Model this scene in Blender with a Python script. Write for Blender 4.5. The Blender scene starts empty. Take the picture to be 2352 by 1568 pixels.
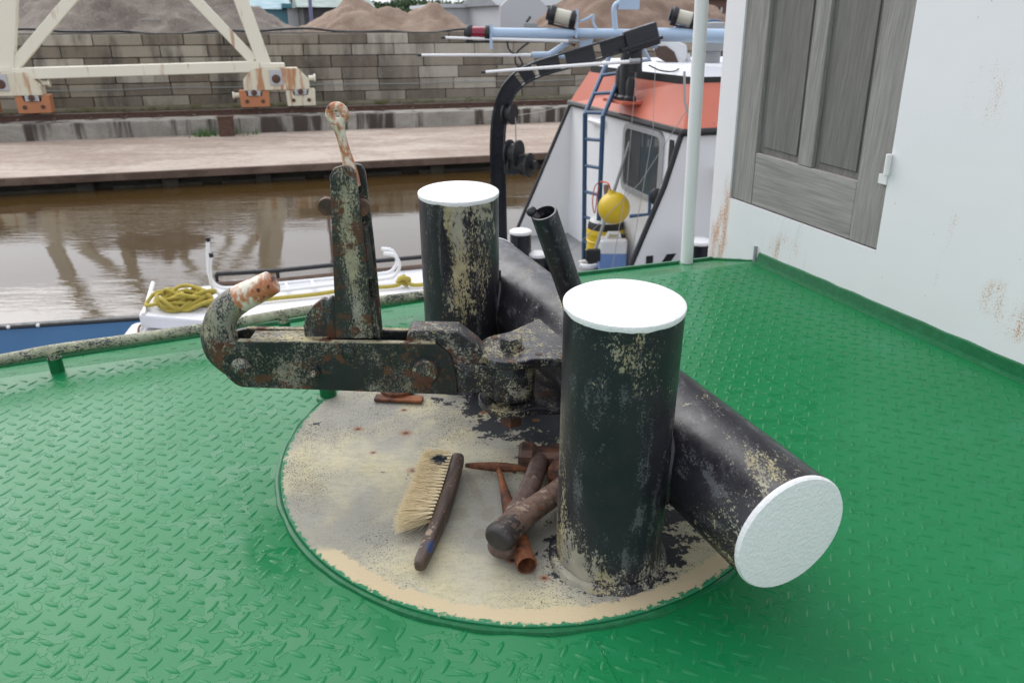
import bpy, bmesh, math, random
from mathutils import Matrix, Vector, noise as mnoise
R = math.radians
random.seed(7)
scene = bpy.context.scene
COL = scene.collection
# ------------------------------------------------------------------ camera, sky, sun, exposure
CAMZ = 0.87
PITCH = R(22.31)            # camera below the true horizon
TILT = R(3.58)              # heel of the tug we stand on
cam_d = bpy.data.cameras.new('camera'); cam = bpy.data.objects.new('camera', cam_d); COL.objects.link(cam)
cam.location = (0, 0, CAMZ); cam.rotation_euler = (R(90) - PITCH, 0, 0)
cam_d.sensor_fit = 'HORIZONTAL'; cam_d.sensor_width = 23.5; cam_d.lens = 18.0
cam_d.clip_start = 0.05; cam_d.clip_end = 2000
cam_d.dof.use_dof = True; cam_d.dof.focus_distance = 1.28; cam_d.dof.aperture_fstop = 6.3
scene.camera = cam
world = bpy.data.worlds.new('World'); scene.world = world; world.use_nodes = True
wn = world.node_tree; wn.nodes.clear()
SUN_EL, SUN_AZ = R(46), R(-38)     # azimuth measured from +Y towards +X
sky = wn.nodes.new('ShaderNodeTexSky'); sky.sky_type = 'NISHITA'; sky.sun_disc = False
sky.sun_elevation = SUN_EL; sky.sun_rotation = SUN_AZ; sky.air_density = 1.0; sky.dust_density = 4.0; sky.ozone_density = 1.0
hs = wn.nodes.new('ShaderNodeHueSaturation'); hs.inputs['Saturation'].default_value = 0.22; hs.inputs['Value'].default_value = 1.0
bg = wn.nodes.new('ShaderNodeBackground'); bg.inputs['Strength'].default_value = 0.15
wo = wn.nodes.new('ShaderNodeOutputWorld')
# overcast: the cloud layer evens the clear-sky gradient out to a pale grey
cl = wn.nodes.new('ShaderNodeMix'); cl.data_type = 'RGBA'; cl.inputs[0].default_value = 0.62; cl.inputs[7].default_value = (6.7, 7.0, 7.75, 1)
wn.links.new(sky.outputs[0], hs.inputs['Color']); wn.links.new(hs.outputs[0], cl.inputs[6]); wn.links.new(cl.outputs[2], bg.inputs['Color']); wn.links.new(bg.outputs[0], wo.inputs[0])
sd = bpy.data.lights.new('sun', 'SUN'); sd.energy = 1.1; sd.angle = R(60); sd.color = (1.0, 0.98, 0.96)
so = bpy.data.objects.new('sun', sd); COL.objects.link(so)
sv = Vector((math.sin(SUN_AZ) * math.cos(SUN_EL), math.cos(SUN_AZ) * math.cos(SUN_EL), math.sin(SUN_EL)))
so.rotation_euler = sv.to_track_quat('Z', 'Y').to_euler(); so.location = sv * 30
vs = scene.view_settings; vs.view_transform = 'Standard'; vs.look = 'None'; vs.exposure = 0.52; vs.gamma = 1.0; vs.use_curve_mapping = False

# ------------------------------------------------------------------ survey helpers (positions measured from the photograph)
FP, CX, CY = 1801.0, 1176.0, 784.0
class Survey:
    def __init__(s, th): s.c, s.s = math.cos(th), math.sin(th)
    def ray(s, x, y):
        r = (x - CX) / FP; u = -(y - CY) / FP
        return Vector((r, s.c + u * s.s, -s.s + u * s.c))
    def onz(s, x, y, z):
        d = s.ray(x, y); t = (z - CAMZ) / d.z; return Vector((d.x * t, d.y * t, z))
    def aty(s, x, y, Y):
        d = s.ray(x, y); t = Y / d.y; return Vector((d.x * t, Y, CAMZ + d.z * t))
    def proj(s, p):
        z = p[2] - CAMZ; dep = p[1] * s.c - z * s.s
        return (CX + FP * p[0] / dep, CY - FP * (p[1] * s.s + z * s.c) / dep, dep)
SH = Survey(PITCH + TILT)       # frame of the tug's own deck
FA = Survey(PITCH)              # level world: water, quay, other boats

# ------------------------------------------------------------------ mesh builder
OFF = {}
def tag(o, label=None, cat=None, group=None, kind=None):
    if label: o['label'] = label
    if cat: o['category'] = cat
    if group: o['group'] = group
    if kind: o['kind'] = kind
    return o
SHIP = []
def empty(name, loc, label=None, cat=None, group=None, ship=False, rz=0):
    o = bpy.data.objects.new(name, None); COL.objects.link(o); o.location = loc; o.rotation_euler = (0, 0, rz)
    o.empty_display_size = 0.05
    OFF[o] = Matrix.LocRotScale(Vector(loc), Matrix.Rotation(rz, 3, 'Z').to_euler(), None).inverted()
    tag(o, label, cat, group)
    if ship: SHIP.append(o)
    return o
def frame(axis):
    a = Vector(axis).normalized()
    h = Vector((0, 0, 1)) if abs(a.z) < 0.9 else Vector((1, 0, 0))
    u = h.cross(a).normalized(); v = a.cross(u).normalized()
    return u, v, a
class MB:
    def __init__(s): s.v = []; s.f = []
    def add(s, vs, fs):
        b = len(s.v); s.v += [Vector(p) for p in vs]; s.f += [tuple(b + i for i in q) for q in fs]; return s
    def box(s, c, size, X=None, Y=None, Z=None):
        c = Vector(c); X = Vector(X or (1, 0, 0)); Y = Vector(Y or (0, 1, 0)); Z = Vector(Z or (0, 0, 1))
        hx, hy, hz = [q / 2 for q in size]; p = []
        for k in (-1, 1):
            for j in (-1, 1):
                for i in (-1, 1): p.append(c + X * hx * i + Y * hy * j + Z * hz * k)
        return s.add(p, [(0, 2, 3, 1), (4, 5, 7, 6), (0, 1, 5, 4), (2, 6, 7, 3), (1, 3, 7, 5), (0, 4, 6, 2)])
    def bar(s, p0, p1, w, h, up=(0, 0, 1)):
        p0 = Vector(p0); p1 = Vector(p1); a = (p1 - p0); L = a.length; a.normalize()
        r = a.cross(Vector(up)).normalized(); u = r.cross(a).normalized()
        return s.box((p0 + p1) / 2, (L, w, h), a, r, u)
    def tube(s, path, rad, n=12, caps=True, closed=False, sq=None):
        path = [Vector(p) for p in path]; m = len(path)
        if not hasattr(rad, '__len__'): rad = [rad] * m
        u = None; rings = []
        for i, p in enumerate(path):
            if closed: t = path[(i + 1) % m] - path[i - 1]
            else: t = path[min(i + 1, m - 1)] - path[max(i - 1, 0)]
            if t.length < 1e-9: t = Vector((0, 0, 1))
            t.normalize()
            if u is None: u, w, _ = frame(t)
            else:
                u = (u - t * u.dot(t))
                u = u.normalized() if u.length > 1e-6 else frame(t)[0]
            w = t.cross(u)
            a, b = (sq if sq else (1, 1))
            rings.append([p + (u * math.cos(2 * math.pi * k / n) * a + w * math.sin(2 * math.pi * k / n) * b) * rad[i] for k in range(n)])
        b0 = len(s.v)
        for r in rings: s.v += r
        mm = m if closed else m - 1
        for i in range(mm):
            j = (i + 1) % m
            for k in range(n):
                l = (k + 1) % n; s.f.append((b0 + i * n + k, b0 + i * n + l, b0 + j * n + l, b0 + j * n + k))
        if caps and not closed:
            s.f.append(tuple(b0 + k for k in reversed(range(n)))); s.f.append(tuple(b0 + (m - 1) * n + k for k in range(n)))
        return s
    def lathe(s, prof, o, axis=(0, 0, 1), n=32, close=True):
        u, v, a = frame(axis); o = Vector(o); b0 = len(s.v); m = len(prof)
        for r, z in prof:
            for k in range(n):
                t = 2 * math.pi * k / n; s.v.append(o + a * z + (u * math.cos(t) + v * math.sin(t)) * (r if r > .0011 else 1e-5))
        for i in range(m - 1):
            for k in range(n):
                l = (k + 1) % n; s.f.append((b0 + i * n + k, b0 + i * n + l, b0 + (i + 1) * n + l, b0 + (i + 1) * n + k))
        if close:
            s.f.append(tuple(b0 + k for k in reversed(range(n)))); s.f.append(tuple(b0 + (m - 1) * n + k for k in range(n)))
        return s
    def prism(s, pts, o, ux, uy, ext):
        o = Vector(o); ux = Vector(ux); uy = Vector(uy); ext = Vector(ext); n = len(pts); b = len(s.v)
        for q in pts: s.v.append(o + ux * q[0] + uy * q[1])
        for q in pts: s.v.append(o + ux * q[0] + uy * q[1] + ext)
        s.f.append(tuple(b + i for i in reversed(range(n)))); s.f.append(tuple(b + n + i for i in range(n)))
        for i in range(n):
            j = (i + 1) % n; s.f.append((b + i, b + j, b + n + j, b + n + i))
        return s
    def sphere(s, c, r, nu=16, nv=10, sc=(1, 1, 1)):
        prof = [(math.sin(math.pi * i / nv) * r, -math.cos(math.pi * i / nv) * r) for i in range(nv + 1)]
        b = len(s.v); s.lathe(prof, (0, 0, 0), (0, 0, 1), nu, False)
        for i in range(b, len(s.v)):
            p = s.v[i]; s.v[i] = Vector((p.x * sc[0], p.y * sc[1], p.z * sc[2])) + Vector(c)
        return s
    def build(s, name, mat, parent=None, bevel=0, smooth=True, ang=35, fix=True, ship=False, seg=2):
        me = bpy.data.meshes.new(name)
        M = OFF[parent] if parent is not None else Matrix()
        me.from_pydata([tuple(M @ p) for p in s.v], [], s.f)
        if fix:
            bm = bmesh.new(); bm.from_mesh(me); bmesh.ops.recalc_face_normals(bm, faces=bm.faces); bm.to_mesh(me); bm.free()
        me.materials.append(mat)
        o = bpy.data.objects.new(name, me); COL.objects.link(o)
        if smooth:
            me.shade_smooth(); me.set_sharp_from_angle(angle=R(ang))
        if bevel:
            b = o.modifiers.new('bevel', 'BEVEL'); b.width = bevel; b.segments = seg; b.limit_method = 'ANGLE'; b.angle_limit = R(40); b.harden_normals = smooth
        if parent is not None: o.parent = parent
        OFF[o] = M
        if ship: SHIP.append(o)
        return o
def copy_tree(o, parent=None):
    c = o.copy(); COL.objects.link(c); c.parent = parent
    for ch in o.children: copy_tree(ch, c)
    return c
def rounded(pts, r, n=4):
    out = []; m = len(pts)
    for i in range(m):
        p = Vector(pts[i]).to_2d() if len(pts[i]) > 2 else Vector(pts[i]); a = Vector(pts[i - 1]) - p; b = Vector(pts[(i + 1) % m]) - p
        rr = r[i] if hasattr(r, '__len__') else r
        if rr <= 0: out.append(tuple(p)); continue
        q0 = p + a.normalized() * min(rr, a.length * .49); q1 = p + b.normalized() * min(rr, b.length * .49)
        for k in range(n + 1):
            t = k / n; out.append(tuple(q0 * (1 - t) ** 2 + p * 2 * t * (1 - t) + q1 * t * t))
    return out
def smoothpath(pts, n=6):
    pts = [Vector(p) for p in pts]; out = []
    for i in range(len(pts) - 1):
        p0 = pts[max(i - 1, 0)]; p1 = pts[i]; p2 = pts[i + 1]; p3 = pts[min(i + 2, len(pts) - 1)]
        for k in range(n):
            t = k / n
            out.append(0.5 * ((2 * p1) + (p2 - p0) * t + (2 * p0 - 5 * p1 + 4 * p2 - p3) * t * t + (3 * p1 - p0 - 3 * p2 + p3) * t ** 3))
    out.append(pts[-1]); return out

# ------------------------------------------------------------------ materials
class N:
    def __init__(s, name):
        s.m = bpy.data.materials.new(name); s.m.use_nodes = True; s.t = s.m.node_tree; s.b = s.t.nodes['Principled BSDF']
    def n(s, ty, **k):
        q = s.t.nodes.new(ty)
        for a, v in k.items(): setattr(q, a, v)
        return q
    def put(s, sock, v):
        if hasattr(v, 'is_output'): s.t.links.new(v, sock)
        elif v is not None:
            if sock.type == 'RGBA' and len(v) == 3: v = (*v, 1)
            sock.default_value = v
    def set(s, **k):
        for a, v in k.items(): s.put(s.b.inputs[a.replace('_', ' ')], v)
        return s
    def obj(s): return s.n('ShaderNodeTexCoord').outputs['Object']
    def pos(s): return s.n('ShaderNodeNewGeometry').outputs['Position']
    def rnd(s): return s.n('ShaderNodeObjectInfo').outputs['Random']
    def mp(s, v, scale=(1, 1, 1), rot=(0, 0, 0), loc=(0, 0, 0)):
        q = s.n('ShaderNodeMapping'); s.put(q.inputs['Vector'], v); q.inputs['Scale'].default_value = scale; q.inputs['Rotation'].default_value = rot; q.inputs['Location'].default_value = loc
        return q.outputs[0]
    def noise(s, v, sc, det=3, ro=.55, dist=0):
        q = s.n('ShaderNodeTexNoise'); s.put(q.inputs['Vector'], v); q.inputs['Scale'].default_value = sc; q.inputs['Detail'].default_value = det; q.inputs['Roughness'].default_value = ro; q.inputs['Distortion'].default_value = dist
        return q.outputs[0]
    def voro(s, v, sc, feat='F1', rnd=1):
        q = s.n('ShaderNodeTexVoronoi', feature=feat); s.put(q.inputs['Vector'], v); q.inputs['Scale'].default_value = sc; q.inputs['Randomness'].default_value = rnd
        return q.outputs['Distance']
    def ma(s, op, a, b=None, c=None, clamp=False):
        q = s.n('ShaderNodeMath', operation=op, use_clamp=clamp); s.put(q.inputs[0], a)
        if b is not None: s.put(q.inputs[1], b)
        if c is not None: s.put(q.inputs[2], c)
        return q.outputs[0]
    def ss(s, x, a, b, lo=0., hi=1.):
        q = s.n('ShaderNodeMapRange', interpolation_type='SMOOTHSTEP'); s.put(q.inputs['Value'], x)
        q.inputs['From Min'].default_value = a; q.inputs['From Max'].default_value = b; q.inputs['To Min'].default_value = lo; q.inputs['To Max'].default_value = hi
        return q.outputs[0]
    def mix(s, f, a, b):
        q = s.n('ShaderNodeMix', data_type='RGBA'); s.put(q.inputs[0], f); s.put(q.inputs[6], a); s.put(q.inputs[7], b); return q.outputs[2]
    def sep(s, v):
        q = s.n('ShaderNodeSeparateXYZ'); s.put(q.inputs[0], v); return q.outputs
    def ramp(s, f, stops):
        q = s.n('ShaderNodeValToRGB'); s.put(q.inputs[0], f); e = q.color_ramp.elements
        while len(e) < len(stops): e.new(.5)
        for i, (p, c) in enumerate(stops): e[i].position = p; e[i].color = (*c, 1)
        return q.outputs[0]
    def spot(s, v, c, r, rot=(0, 0, 0)):
        q = s.n('ShaderNodeVectorMath', operation='SUBTRACT'); s.put(q.inputs[0], v); q.inputs[1].default_value = c
        w = q.outputs[0]
        if any(rot): w = s.mp(w, rot=rot)
        d = s.n('ShaderNodeVectorMath', operation='DIVIDE'); s.put(d.inputs[0], w); d.inputs[1].default_value = r
        l = s.n('ShaderNodeVectorMath', operation='LENGTH'); s.put(l.inputs[0], d.outputs[0])
        return s.ma('SUBTRACT', 1.0, l.outputs['Value'], clamp=True)
    def bump(s, h, st=.5, d=.01, nrm=None):
        q = s.n('ShaderNodeBump'); s.put(q.inputs['Height'], h); q.inputs['Strength'].default_value = st; q.inputs['Distance'].default_value = d
        if nrm is not None: s.put(q.inputs['Normal'], nrm)
        return q.outputs[0]
    def nor(s, v): s.put(s.b.inputs['Normal'], v); return s
CREAM = (.44, .385, .215); GREY = (.27, .275, .27); BLACK = (.0140, .0128, .0175)
RUSTD = (.045, .017, .01); RUSTO = (.27, .085, .025)
def plain(name, col, rough=.5, var=.12, sc=6, metal=0, bump=0, bsc=80, spec=.5):
    m = N(name); o = m.pos()
    f = m.noise(o, sc, 4, .6)
    a = tuple(c * (1 - var) for c in col); b = tuple(min(1, c * (1 + var)) for c in col)
    m.set(Base_Color=m.mix(f, a, b), Roughness=m.ss(m.noise(o, sc * 3, 3), .3, .7, rough * .85, min(1, rough * 1.15)), Metallic=metal)
    m.b.inputs['Specular IOR Level'].default_value = spec
    if bump: m.nor(m.bump(m.noise(o, bsc, 3), bump, .01))
    return m.m
def worn(name, amount=.0, stretch=(1, 1, .3), rot=(0, 0, 0), big=13, grad=None, rust=.0, base=BLACK, patch=CREAM, grey=.5, rough=.36, spots=(), loc=(0, 0, 0), op=1.0, wd=.07):
    """dark paint worn through to cream primer, grey scuffs and rust; grad=(z0,z1,bias)"""
    m = N(name); o = m.mp(m.obj(), loc=loc)
    st = m.mp(o, scale=stretch, rot=rot)
    L = m.noise(st, big, 3, .5, .3); Md = m.noise(st, big * 5, 4, .65); Fi = m.noise(m.mp(o, scale=tuple(math.sqrt(q) for q in stretch), rot=rot), 300, 3, .75)
    x = m.ma('ADD', m.ma('MULTIPLY', L, .80), m.ma('ADD', m.ma('MULTIPLY', Md, .42), m.ma('MULTIPLY', Fi, .92)))
    x = m.ma('ADD', x, amount); bias_ = None
    if grad:
        for (a, b, bias) in grad:
            q = m.ma('MULTIPLY', m.ss(m.sep(m.obj())[2], a, b), bias); x = m.ma('ADD', x, q); bias_ = q if bias_ is None else m.ma('ADD', bias_, q)
    for (c, r, bias) in spots:
        q = m.ma('MULTIPLY', m.spot(m.obj(), c, r), bias); x = m.ma('ADD', x, q); bias_ = q if bias_ is None else m.ma('ADD', bias_, q)
    mask = m.ss(x, 1.24, 1.24 + wd, 0, op)
    fl = m.noise(m.mp(o, scale=tuple(q ** .4 for q in stretch), rot=rot, loc=(2, 9, 4)), 30, 7, .72, .4)
    if bias_ is not None: fl = m.ma('ADD', fl, m.ma('MULTIPLY', bias_, .75))
    mask = m.ma('MAXIMUM', mask, m.ss(fl, .675 - amount * .15, .695 - amount * .15, 0, .95 * op))
    g = m.ss(m.noise(m.mp(o, scale=stretch, rot=rot, loc=(3, 1, 2)), big * 1.7, 4, .6), .45, .56)
    pc = m.mix(m.ma('MULTIPLY', g, grey), m.mix(m.ss(m.noise(o, 40, 4), .3, .7), tuple(q * .6 for q in patch), patch), GREY)
    x2 = m.ma('ADD', m.noise(m.mp(st, loc=(7, 3, 5)), big * 3.2, 4, .6), m.ma('MULTIPLY', m.noise(o, 340, 2), .5))
    scuff = m.ss(x2, .81, .94, 0, .36)
    bc = m.mix(scuff, m.mix(m.noise(o, 9, 3), tuple(q * .75 for q in base), tuple(q * 1.35 for q in base)), (.2, .205, .21))
    col = m.mix(mask, bc, pc)
    if rust:
        rr = m.ma('ADD', m.noise(m.mp(o, loc=(5, 5, 5)), 17, 5, .7), m.ma('MULTIPLY', m.noise(o, 90, 2), .25))
        rm = m.ss(rr, .86 - rust, .95 - rust)
        col = m.mix(rm, col, m.mix(m.noise(o, 60, 3), RUSTD, (.13, .052, .024)))
    m.set(Base_Color=col, Roughness=m.ma('ADD', m.ma('MULTIPLY', mask, .3), m.ss(m.noise(o, 25, 3), .3, .7, rough * .8, rough * 1.25)))
    h = m.ma('SUBTRACT', m.ma('MULTIPLY', m.noise(o, 120, 3), .35), m.ma('MULTIPLY', mask, .25))
    m.nor(m.bump(h, .35, .0025)); return m.m
def rusty(name, dark=RUSTD, light=RUSTO, sc=30, bias=.5, rough=.75):
    m = N(name); o = m.obj()
    f = m.noise(o, sc, 5, .65)
    m.set(Base_Color=m.mix(m.ss(f, bias - .18, bias + .2), dark, light), Roughness=rough).nor(m.bump(m.noise(o, sc * 5, 3), .5, .003)); return m.m
def hook_white(name):
    m = N(name); o = m.obj()
    f = m.ma('ADD', m.noise(m.mp(o, scale=(1, 1, .6)), 30, 4, .65), m.ma('MULTIPLY', m.noise(o, 95, 3), .3))
    stain = m.ss(f, .53, .70); pit = m.ss(f, .73, .78)
    c = m.mix(stain, (.68, .64, .52), (.42, .15, .06)); c = m.mix(pit, c, (.05, .02, .013))
    m.set(Base_Color=c, Roughness=.5).nor(m.bump(f, .3, .003)); return m.m
def deck_mat():
    m = N('green_deck_paint'); o = m.obj()
    low = m.noise(o, 2.2, 3, .5); mid = m.noise(o, 30, 4, .6); fine = m.noise(o, 420, 2, .6)
    c = m.mix(low, (.007, .152, .047), (.010, .180, .059))
    c = m.mix(m.ss(m.noise(o, 7, 4, .6), .55, .75, 0, .18), c, (.05, .25, .15))
    c = m.mix(m.ss(m.noise(o, 500, 1), .66, .72, 0, .5), c, (.004, .07, .03))
    # standing water: soft-edged pools, thickest close to the plate, and small drops
    pool = m.ma('ADD', m.noise(m.mp(o, scale=(1, 1.25, 1)), 19, 4, .58, .6), m.ma('MULTIPLY', m.spot(o, (-.36, .98, 0), (.75, .55, 1)), .10))
    pool = m.ma('ADD', pool, m.ma('MULTIPLY', m.spot(o, (.45, 1.35, 0), (.30, .30, 1)), .09))
    pm = m.ss(pool, .585, .61)
    drop = m.ss(m.voro(o, 75), .30, .22); dsel = m.ss(m.noise(o, 11, 2), .50, .6); drop = m.ma('MULTIPLY', drop, dsel)
    wet = m.ma('MAXIMUM', pm, drop)
    film = m.ss(m.noise(o, 3.1, 3), .35, .65, .26, .38)
    m.set(Base_Color=m.mix(m.ma('MULTIPLY', wet, .25), c, (.005, .13, .045)), Roughness=m.ma('ADD', m.ma('MULTIPLY', m.ma('SUBTRACT', 1.0, wet), film), m.ma('MULTIPLY', wet, .20)))
    m.b.inputs['Specular IOR Level'].default_value = .21
    g = m.ma('MULTIPLY', m.ma('SUBTRACT', 1.0, wet), m.ma('ADD', m.ma('MULTIPLY', fine, .12), m.ma('MULTIPLY', mid, .15)))
    h = m.ma('ADD', g, m.ma('MULTIPLY', wet, .55))
    m.nor(m.bump(h, .6, .0020)); return m.m
def green_trim():
    m = N('green_trim_paint'); o = m.obj()
    c = m.mix(m.ss(m.noise(o, 60, 4, .7), .45, .62), (.005, .105, .034), (.007, .13, .045))
    m.set(Base_Color=c, Roughness=.34).nor(m.bump(m.noise(o, 60, 3), .22, .003)); m.b.inputs['Specular IOR Level'].default_value = .3; return m.m
def plate_mat(cx, cy):
    m = N('cream_base_plate_paint'); o = m.obj()
    x, y, z = m.sep(o)
    fine = m.noise(o, 330, 2, .7); mid = m.noise(m.mp(o, rot=(0, 0, .3), scale=(1, 1.5, 1)), 26, 4, .6); big = m.noise(o, 5.5, 3, .5, .4)
    c = m.mix(m.ss(m.noise(o, 8, 4), .35, .65), (.42, .39, .285), (.49, .435, .26))
    c = m.mix(m.ss(m.noise(m.mp(o, loc=(2, 2, 0)), 4.5, 3, .5, .5), .42, .60, 0, .8), c, (.235, .23, .205))
    gr_ = m.ma('ADD', m.ma('MULTIPLY', m.noise(m.mp(o, rot=(0, 0, .5), scale=(1, 2.2, 1)), 55, 5, .7), .6), m.ma('MULTIPLY', m.noise(o, 420, 2, .6), .4))
    c = m.mix(m.ss(gr_, .42, .62, 0, .38), c, (.19, .18, .15))
    sp = m.ss(m.ma('ADD', fine, m.ma('MULTIPLY', big, .5)), .85, .93, 0, .8)
    c = m.mix(sp, c, (.028, .03, .036))
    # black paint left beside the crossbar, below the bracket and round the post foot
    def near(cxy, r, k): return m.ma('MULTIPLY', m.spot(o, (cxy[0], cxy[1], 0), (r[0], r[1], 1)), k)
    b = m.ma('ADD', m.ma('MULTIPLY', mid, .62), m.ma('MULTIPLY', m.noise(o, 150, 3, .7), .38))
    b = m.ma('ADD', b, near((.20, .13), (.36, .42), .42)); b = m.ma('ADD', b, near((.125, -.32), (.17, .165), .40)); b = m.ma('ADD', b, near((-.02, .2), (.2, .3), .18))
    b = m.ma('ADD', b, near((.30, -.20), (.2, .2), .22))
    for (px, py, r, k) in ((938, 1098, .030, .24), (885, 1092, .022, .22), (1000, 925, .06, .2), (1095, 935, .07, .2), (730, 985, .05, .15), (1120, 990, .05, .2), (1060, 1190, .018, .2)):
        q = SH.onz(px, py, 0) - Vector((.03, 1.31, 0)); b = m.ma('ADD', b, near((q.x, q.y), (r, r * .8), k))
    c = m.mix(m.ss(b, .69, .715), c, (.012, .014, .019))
    for (px, py, r) in ((-.245, .04, .016), (-.345, .055, .013), (-.215, -.09, .017), (-.26, .13, .010), (-.09, .12, .011), (-.10, .20, .011), (.02, .09, .009), (-.03, -.335, .012), (.02, -.375, .011), (-.18, .21, .01), (-.30, -.03, .009)):
        s = m.ma('ADD', m.spot(o, (px, py, 0), (r * 1.3, r * 1.0, 1)), m.ma('MULTIPLY', m.ma('SUBTRACT', mid, .5), .6))
        c = m.mix(m.ss(s, .12, .7, 0, .8), c, (.26, .115, .05)); c = m.mix(m.ss(s, .62, .85), c, (.08, .03, .018))
    for (px, py, ra, rb, an) in ((1090, 1130, .012, .085, -.35), (1052, 1190, .03, .025, 0), (1120, 1190, .02, .03, .3), (1105, 1235, .02, .02, 0)):
        q = SH.onz(px, py, 0) - Vector((.03, 1.31, 0)); dmp = m.ss(m.ma('ADD', m.spot(o, (q.x, q.y, 0), (ra, rb, 1), (0, 0, an)), m.ma('MULTIPLY', m.ma('SUBTRACT', mid, .5), 1.3)), .25, .45, 0, .38)
        c = m.mix(dmp, c, (.19, .165, .11))
    # fresh tan band at the front rim
    rr = m.ma('SQRT', m.ma('ADD', m.ma('MULTIPLY', x, x), m.ma('MULTIPLY', y, y)))
    rim = m.ma('ADD', rr, m.ma('MULTIPLY', m.ma('SUBTRACT', m.noise(o, 60, 4, .7), .5), .05))
    band = m.ma('MULTIPLY', m.ss(rim, .437, .443), m.ss(m.ma('ADD', y, m.ma('MULTIPLY', x, -.10)), -.265, -.285))
    c = m.mix(band, c, (.50, .405, .25))
    gr = m.ss(m.ma('ADD', rr, m.ma('MULTIPLY', m.ma('SUBTRACT', m.noise(o, 90, 3, .7), .5), .03)), .466, .470)
    c = m.mix(gr, c, (.012, .17, .07))
    m.set(Base_Color=c, Roughness=m.ss(big, .3, .7, .6, .8)).nor(m.bump(m.ma('ADD', m.ma('MULTIPLY', fine, .5), sp), .35, .0018)); return m.m
def white_wall():
    m = N('white_deckhouse_paint'); o = m.obj()
    c = m.mix(m.noise(o, 2.0, 4), (.77, .752, .757), (.83, .812, .822))
    st = m.noise(m.mp(o, scale=(1, 1, .18)), 22, 4, .65); fi = m.noise(o, 210, 3, .8)
    def rs(cn, r, th, k=.9):
        global _c
        a_ = .475 + (th - .60) * .35
        return m.ma('MULTIPLY', m.ss(m.spot(o, cn, r), 0, .6, 0, k), m.ss(m.ma('ADD', m.ma('MULTIPLY', st, .42), m.ma('MULTIPLY', fi, .58)), a_, a_ + .10))
    for cn, r, th in (((-.185, 0, .075), (.035, .2, .19), .55), ((-.22, 0, 0.0), (.10, .2, .09), .60), ((.10, 0, .06), (.16, .2, .07), .76), ((-.02, 0, .07), (.06, .2, .09), .78), ((.775, 0, .155), (.07, .2, .06), .66), ((.82, 0, .12), (.06, .2, .06), .74), ((-.21, 0, .22), (.03, .2, .14), .80), ((.83, 0, .62), (.10, .2, .16), .83), ((.62, 0, .60), (.07, .2, .1), .84), ((.62, 0, .28), (.02, .2, .3), .84)):
        c = m.mix(rs(cn, r, th), c, m.mix(fi, (.60, .27, .08), (.45, .17, .045)))
    for cn, r, th in (((.12, 0, .10), (.12, .2, .10), .78),):
        c = m.mix(rs(cn, r, th, .35), c, (.40, .42, .40))
    c = m.mix(m.ss(m.voro(m.mp(o, loc=(.3, .1, .2)), 16), .035, .02, 0, .55), c, (.25, .24, .22))
    m.set(Base_Color=c, Roughness=.42).nor(m.bump(m.noise(o, 5, 4), .12, .02)); return m.m
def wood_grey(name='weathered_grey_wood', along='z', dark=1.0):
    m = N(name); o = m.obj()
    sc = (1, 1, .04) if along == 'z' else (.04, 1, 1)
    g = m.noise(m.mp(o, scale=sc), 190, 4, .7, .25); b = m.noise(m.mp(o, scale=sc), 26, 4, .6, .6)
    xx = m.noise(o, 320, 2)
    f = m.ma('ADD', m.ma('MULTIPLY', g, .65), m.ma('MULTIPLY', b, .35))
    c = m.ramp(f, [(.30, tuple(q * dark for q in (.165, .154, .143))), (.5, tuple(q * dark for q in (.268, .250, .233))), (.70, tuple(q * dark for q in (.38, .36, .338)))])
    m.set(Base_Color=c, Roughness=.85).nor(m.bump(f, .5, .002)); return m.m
def handle_wood(name, a=(.075, .045, .034), b=(.15, .095, .07), axis=(1, .12, 1), tip=None):
    m = N(name); o = m.obj()
    f = m.noise(m.mp(o, scale=axis), 90, 4, .65)
    c = m.mix(m.ss(f, .3, .7), a, b)
    c = m.mix(m.ss(m.ma('ADD', m.noise(o, 50, 3, .7), m.ma('MULTIPLY', m.noise(o, 12, 2), .4)), .83, .88, 0, .8), c, (.32, .23, .17))
    c = m.mix(m.ss(m.noise(m.mp(o, loc=(4, 4, 4)), 100, 2), .70, .73), c, (.33, .06, .02))
    if tip:
        t = m.ma('ADD', m.spot(o, tip[0], (tip[1],) * 3), m.ma('MULTIPLY', m.ma('SUBTRACT', m.noise(o, 90, 3, .7), .5), 1.8))
        c = m.mix(m.ss(t, .38, .48, 0, .95), c, tip[2])
    m.set(Base_Color=c, Roughness=m.ss(m.noise(o, 30), .3, .7, .42, .62)).nor(m.bump(f, .35, .0015)); return m.m
def stone_mat(name='wall_block_stone'):
    m = N(name); p = m.pos(); r = m.rnd()
    c = m.ramp(r, [(0, (.165, .138, .105)), (.35, (.235, .20, .155)), (.65, (.31, .272, .215)), (1, (.44, .40, .33))])
    drk = m.noise(m.mp(p, scale=(1, 1, .22)), 1.5, 5, .65)
    wx = m.sep(p)[0]; c = m.mix(m.ma('MULTIPLY', m.ss(drk, .42, .68), m.ss(wx, -8, 1, .85, .3)), c, (.070, .060, .047))
    c = m.mix(m.ss(m.noise(p, 9, 4, .7), .5, .75, 0, .4), c, (.30, .28, .24))
    m.set(Base_Color=c, Roughness=.9).nor(m.bump(m.noise(p, 12, 5, .7), .6, .05)); return m.m
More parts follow.
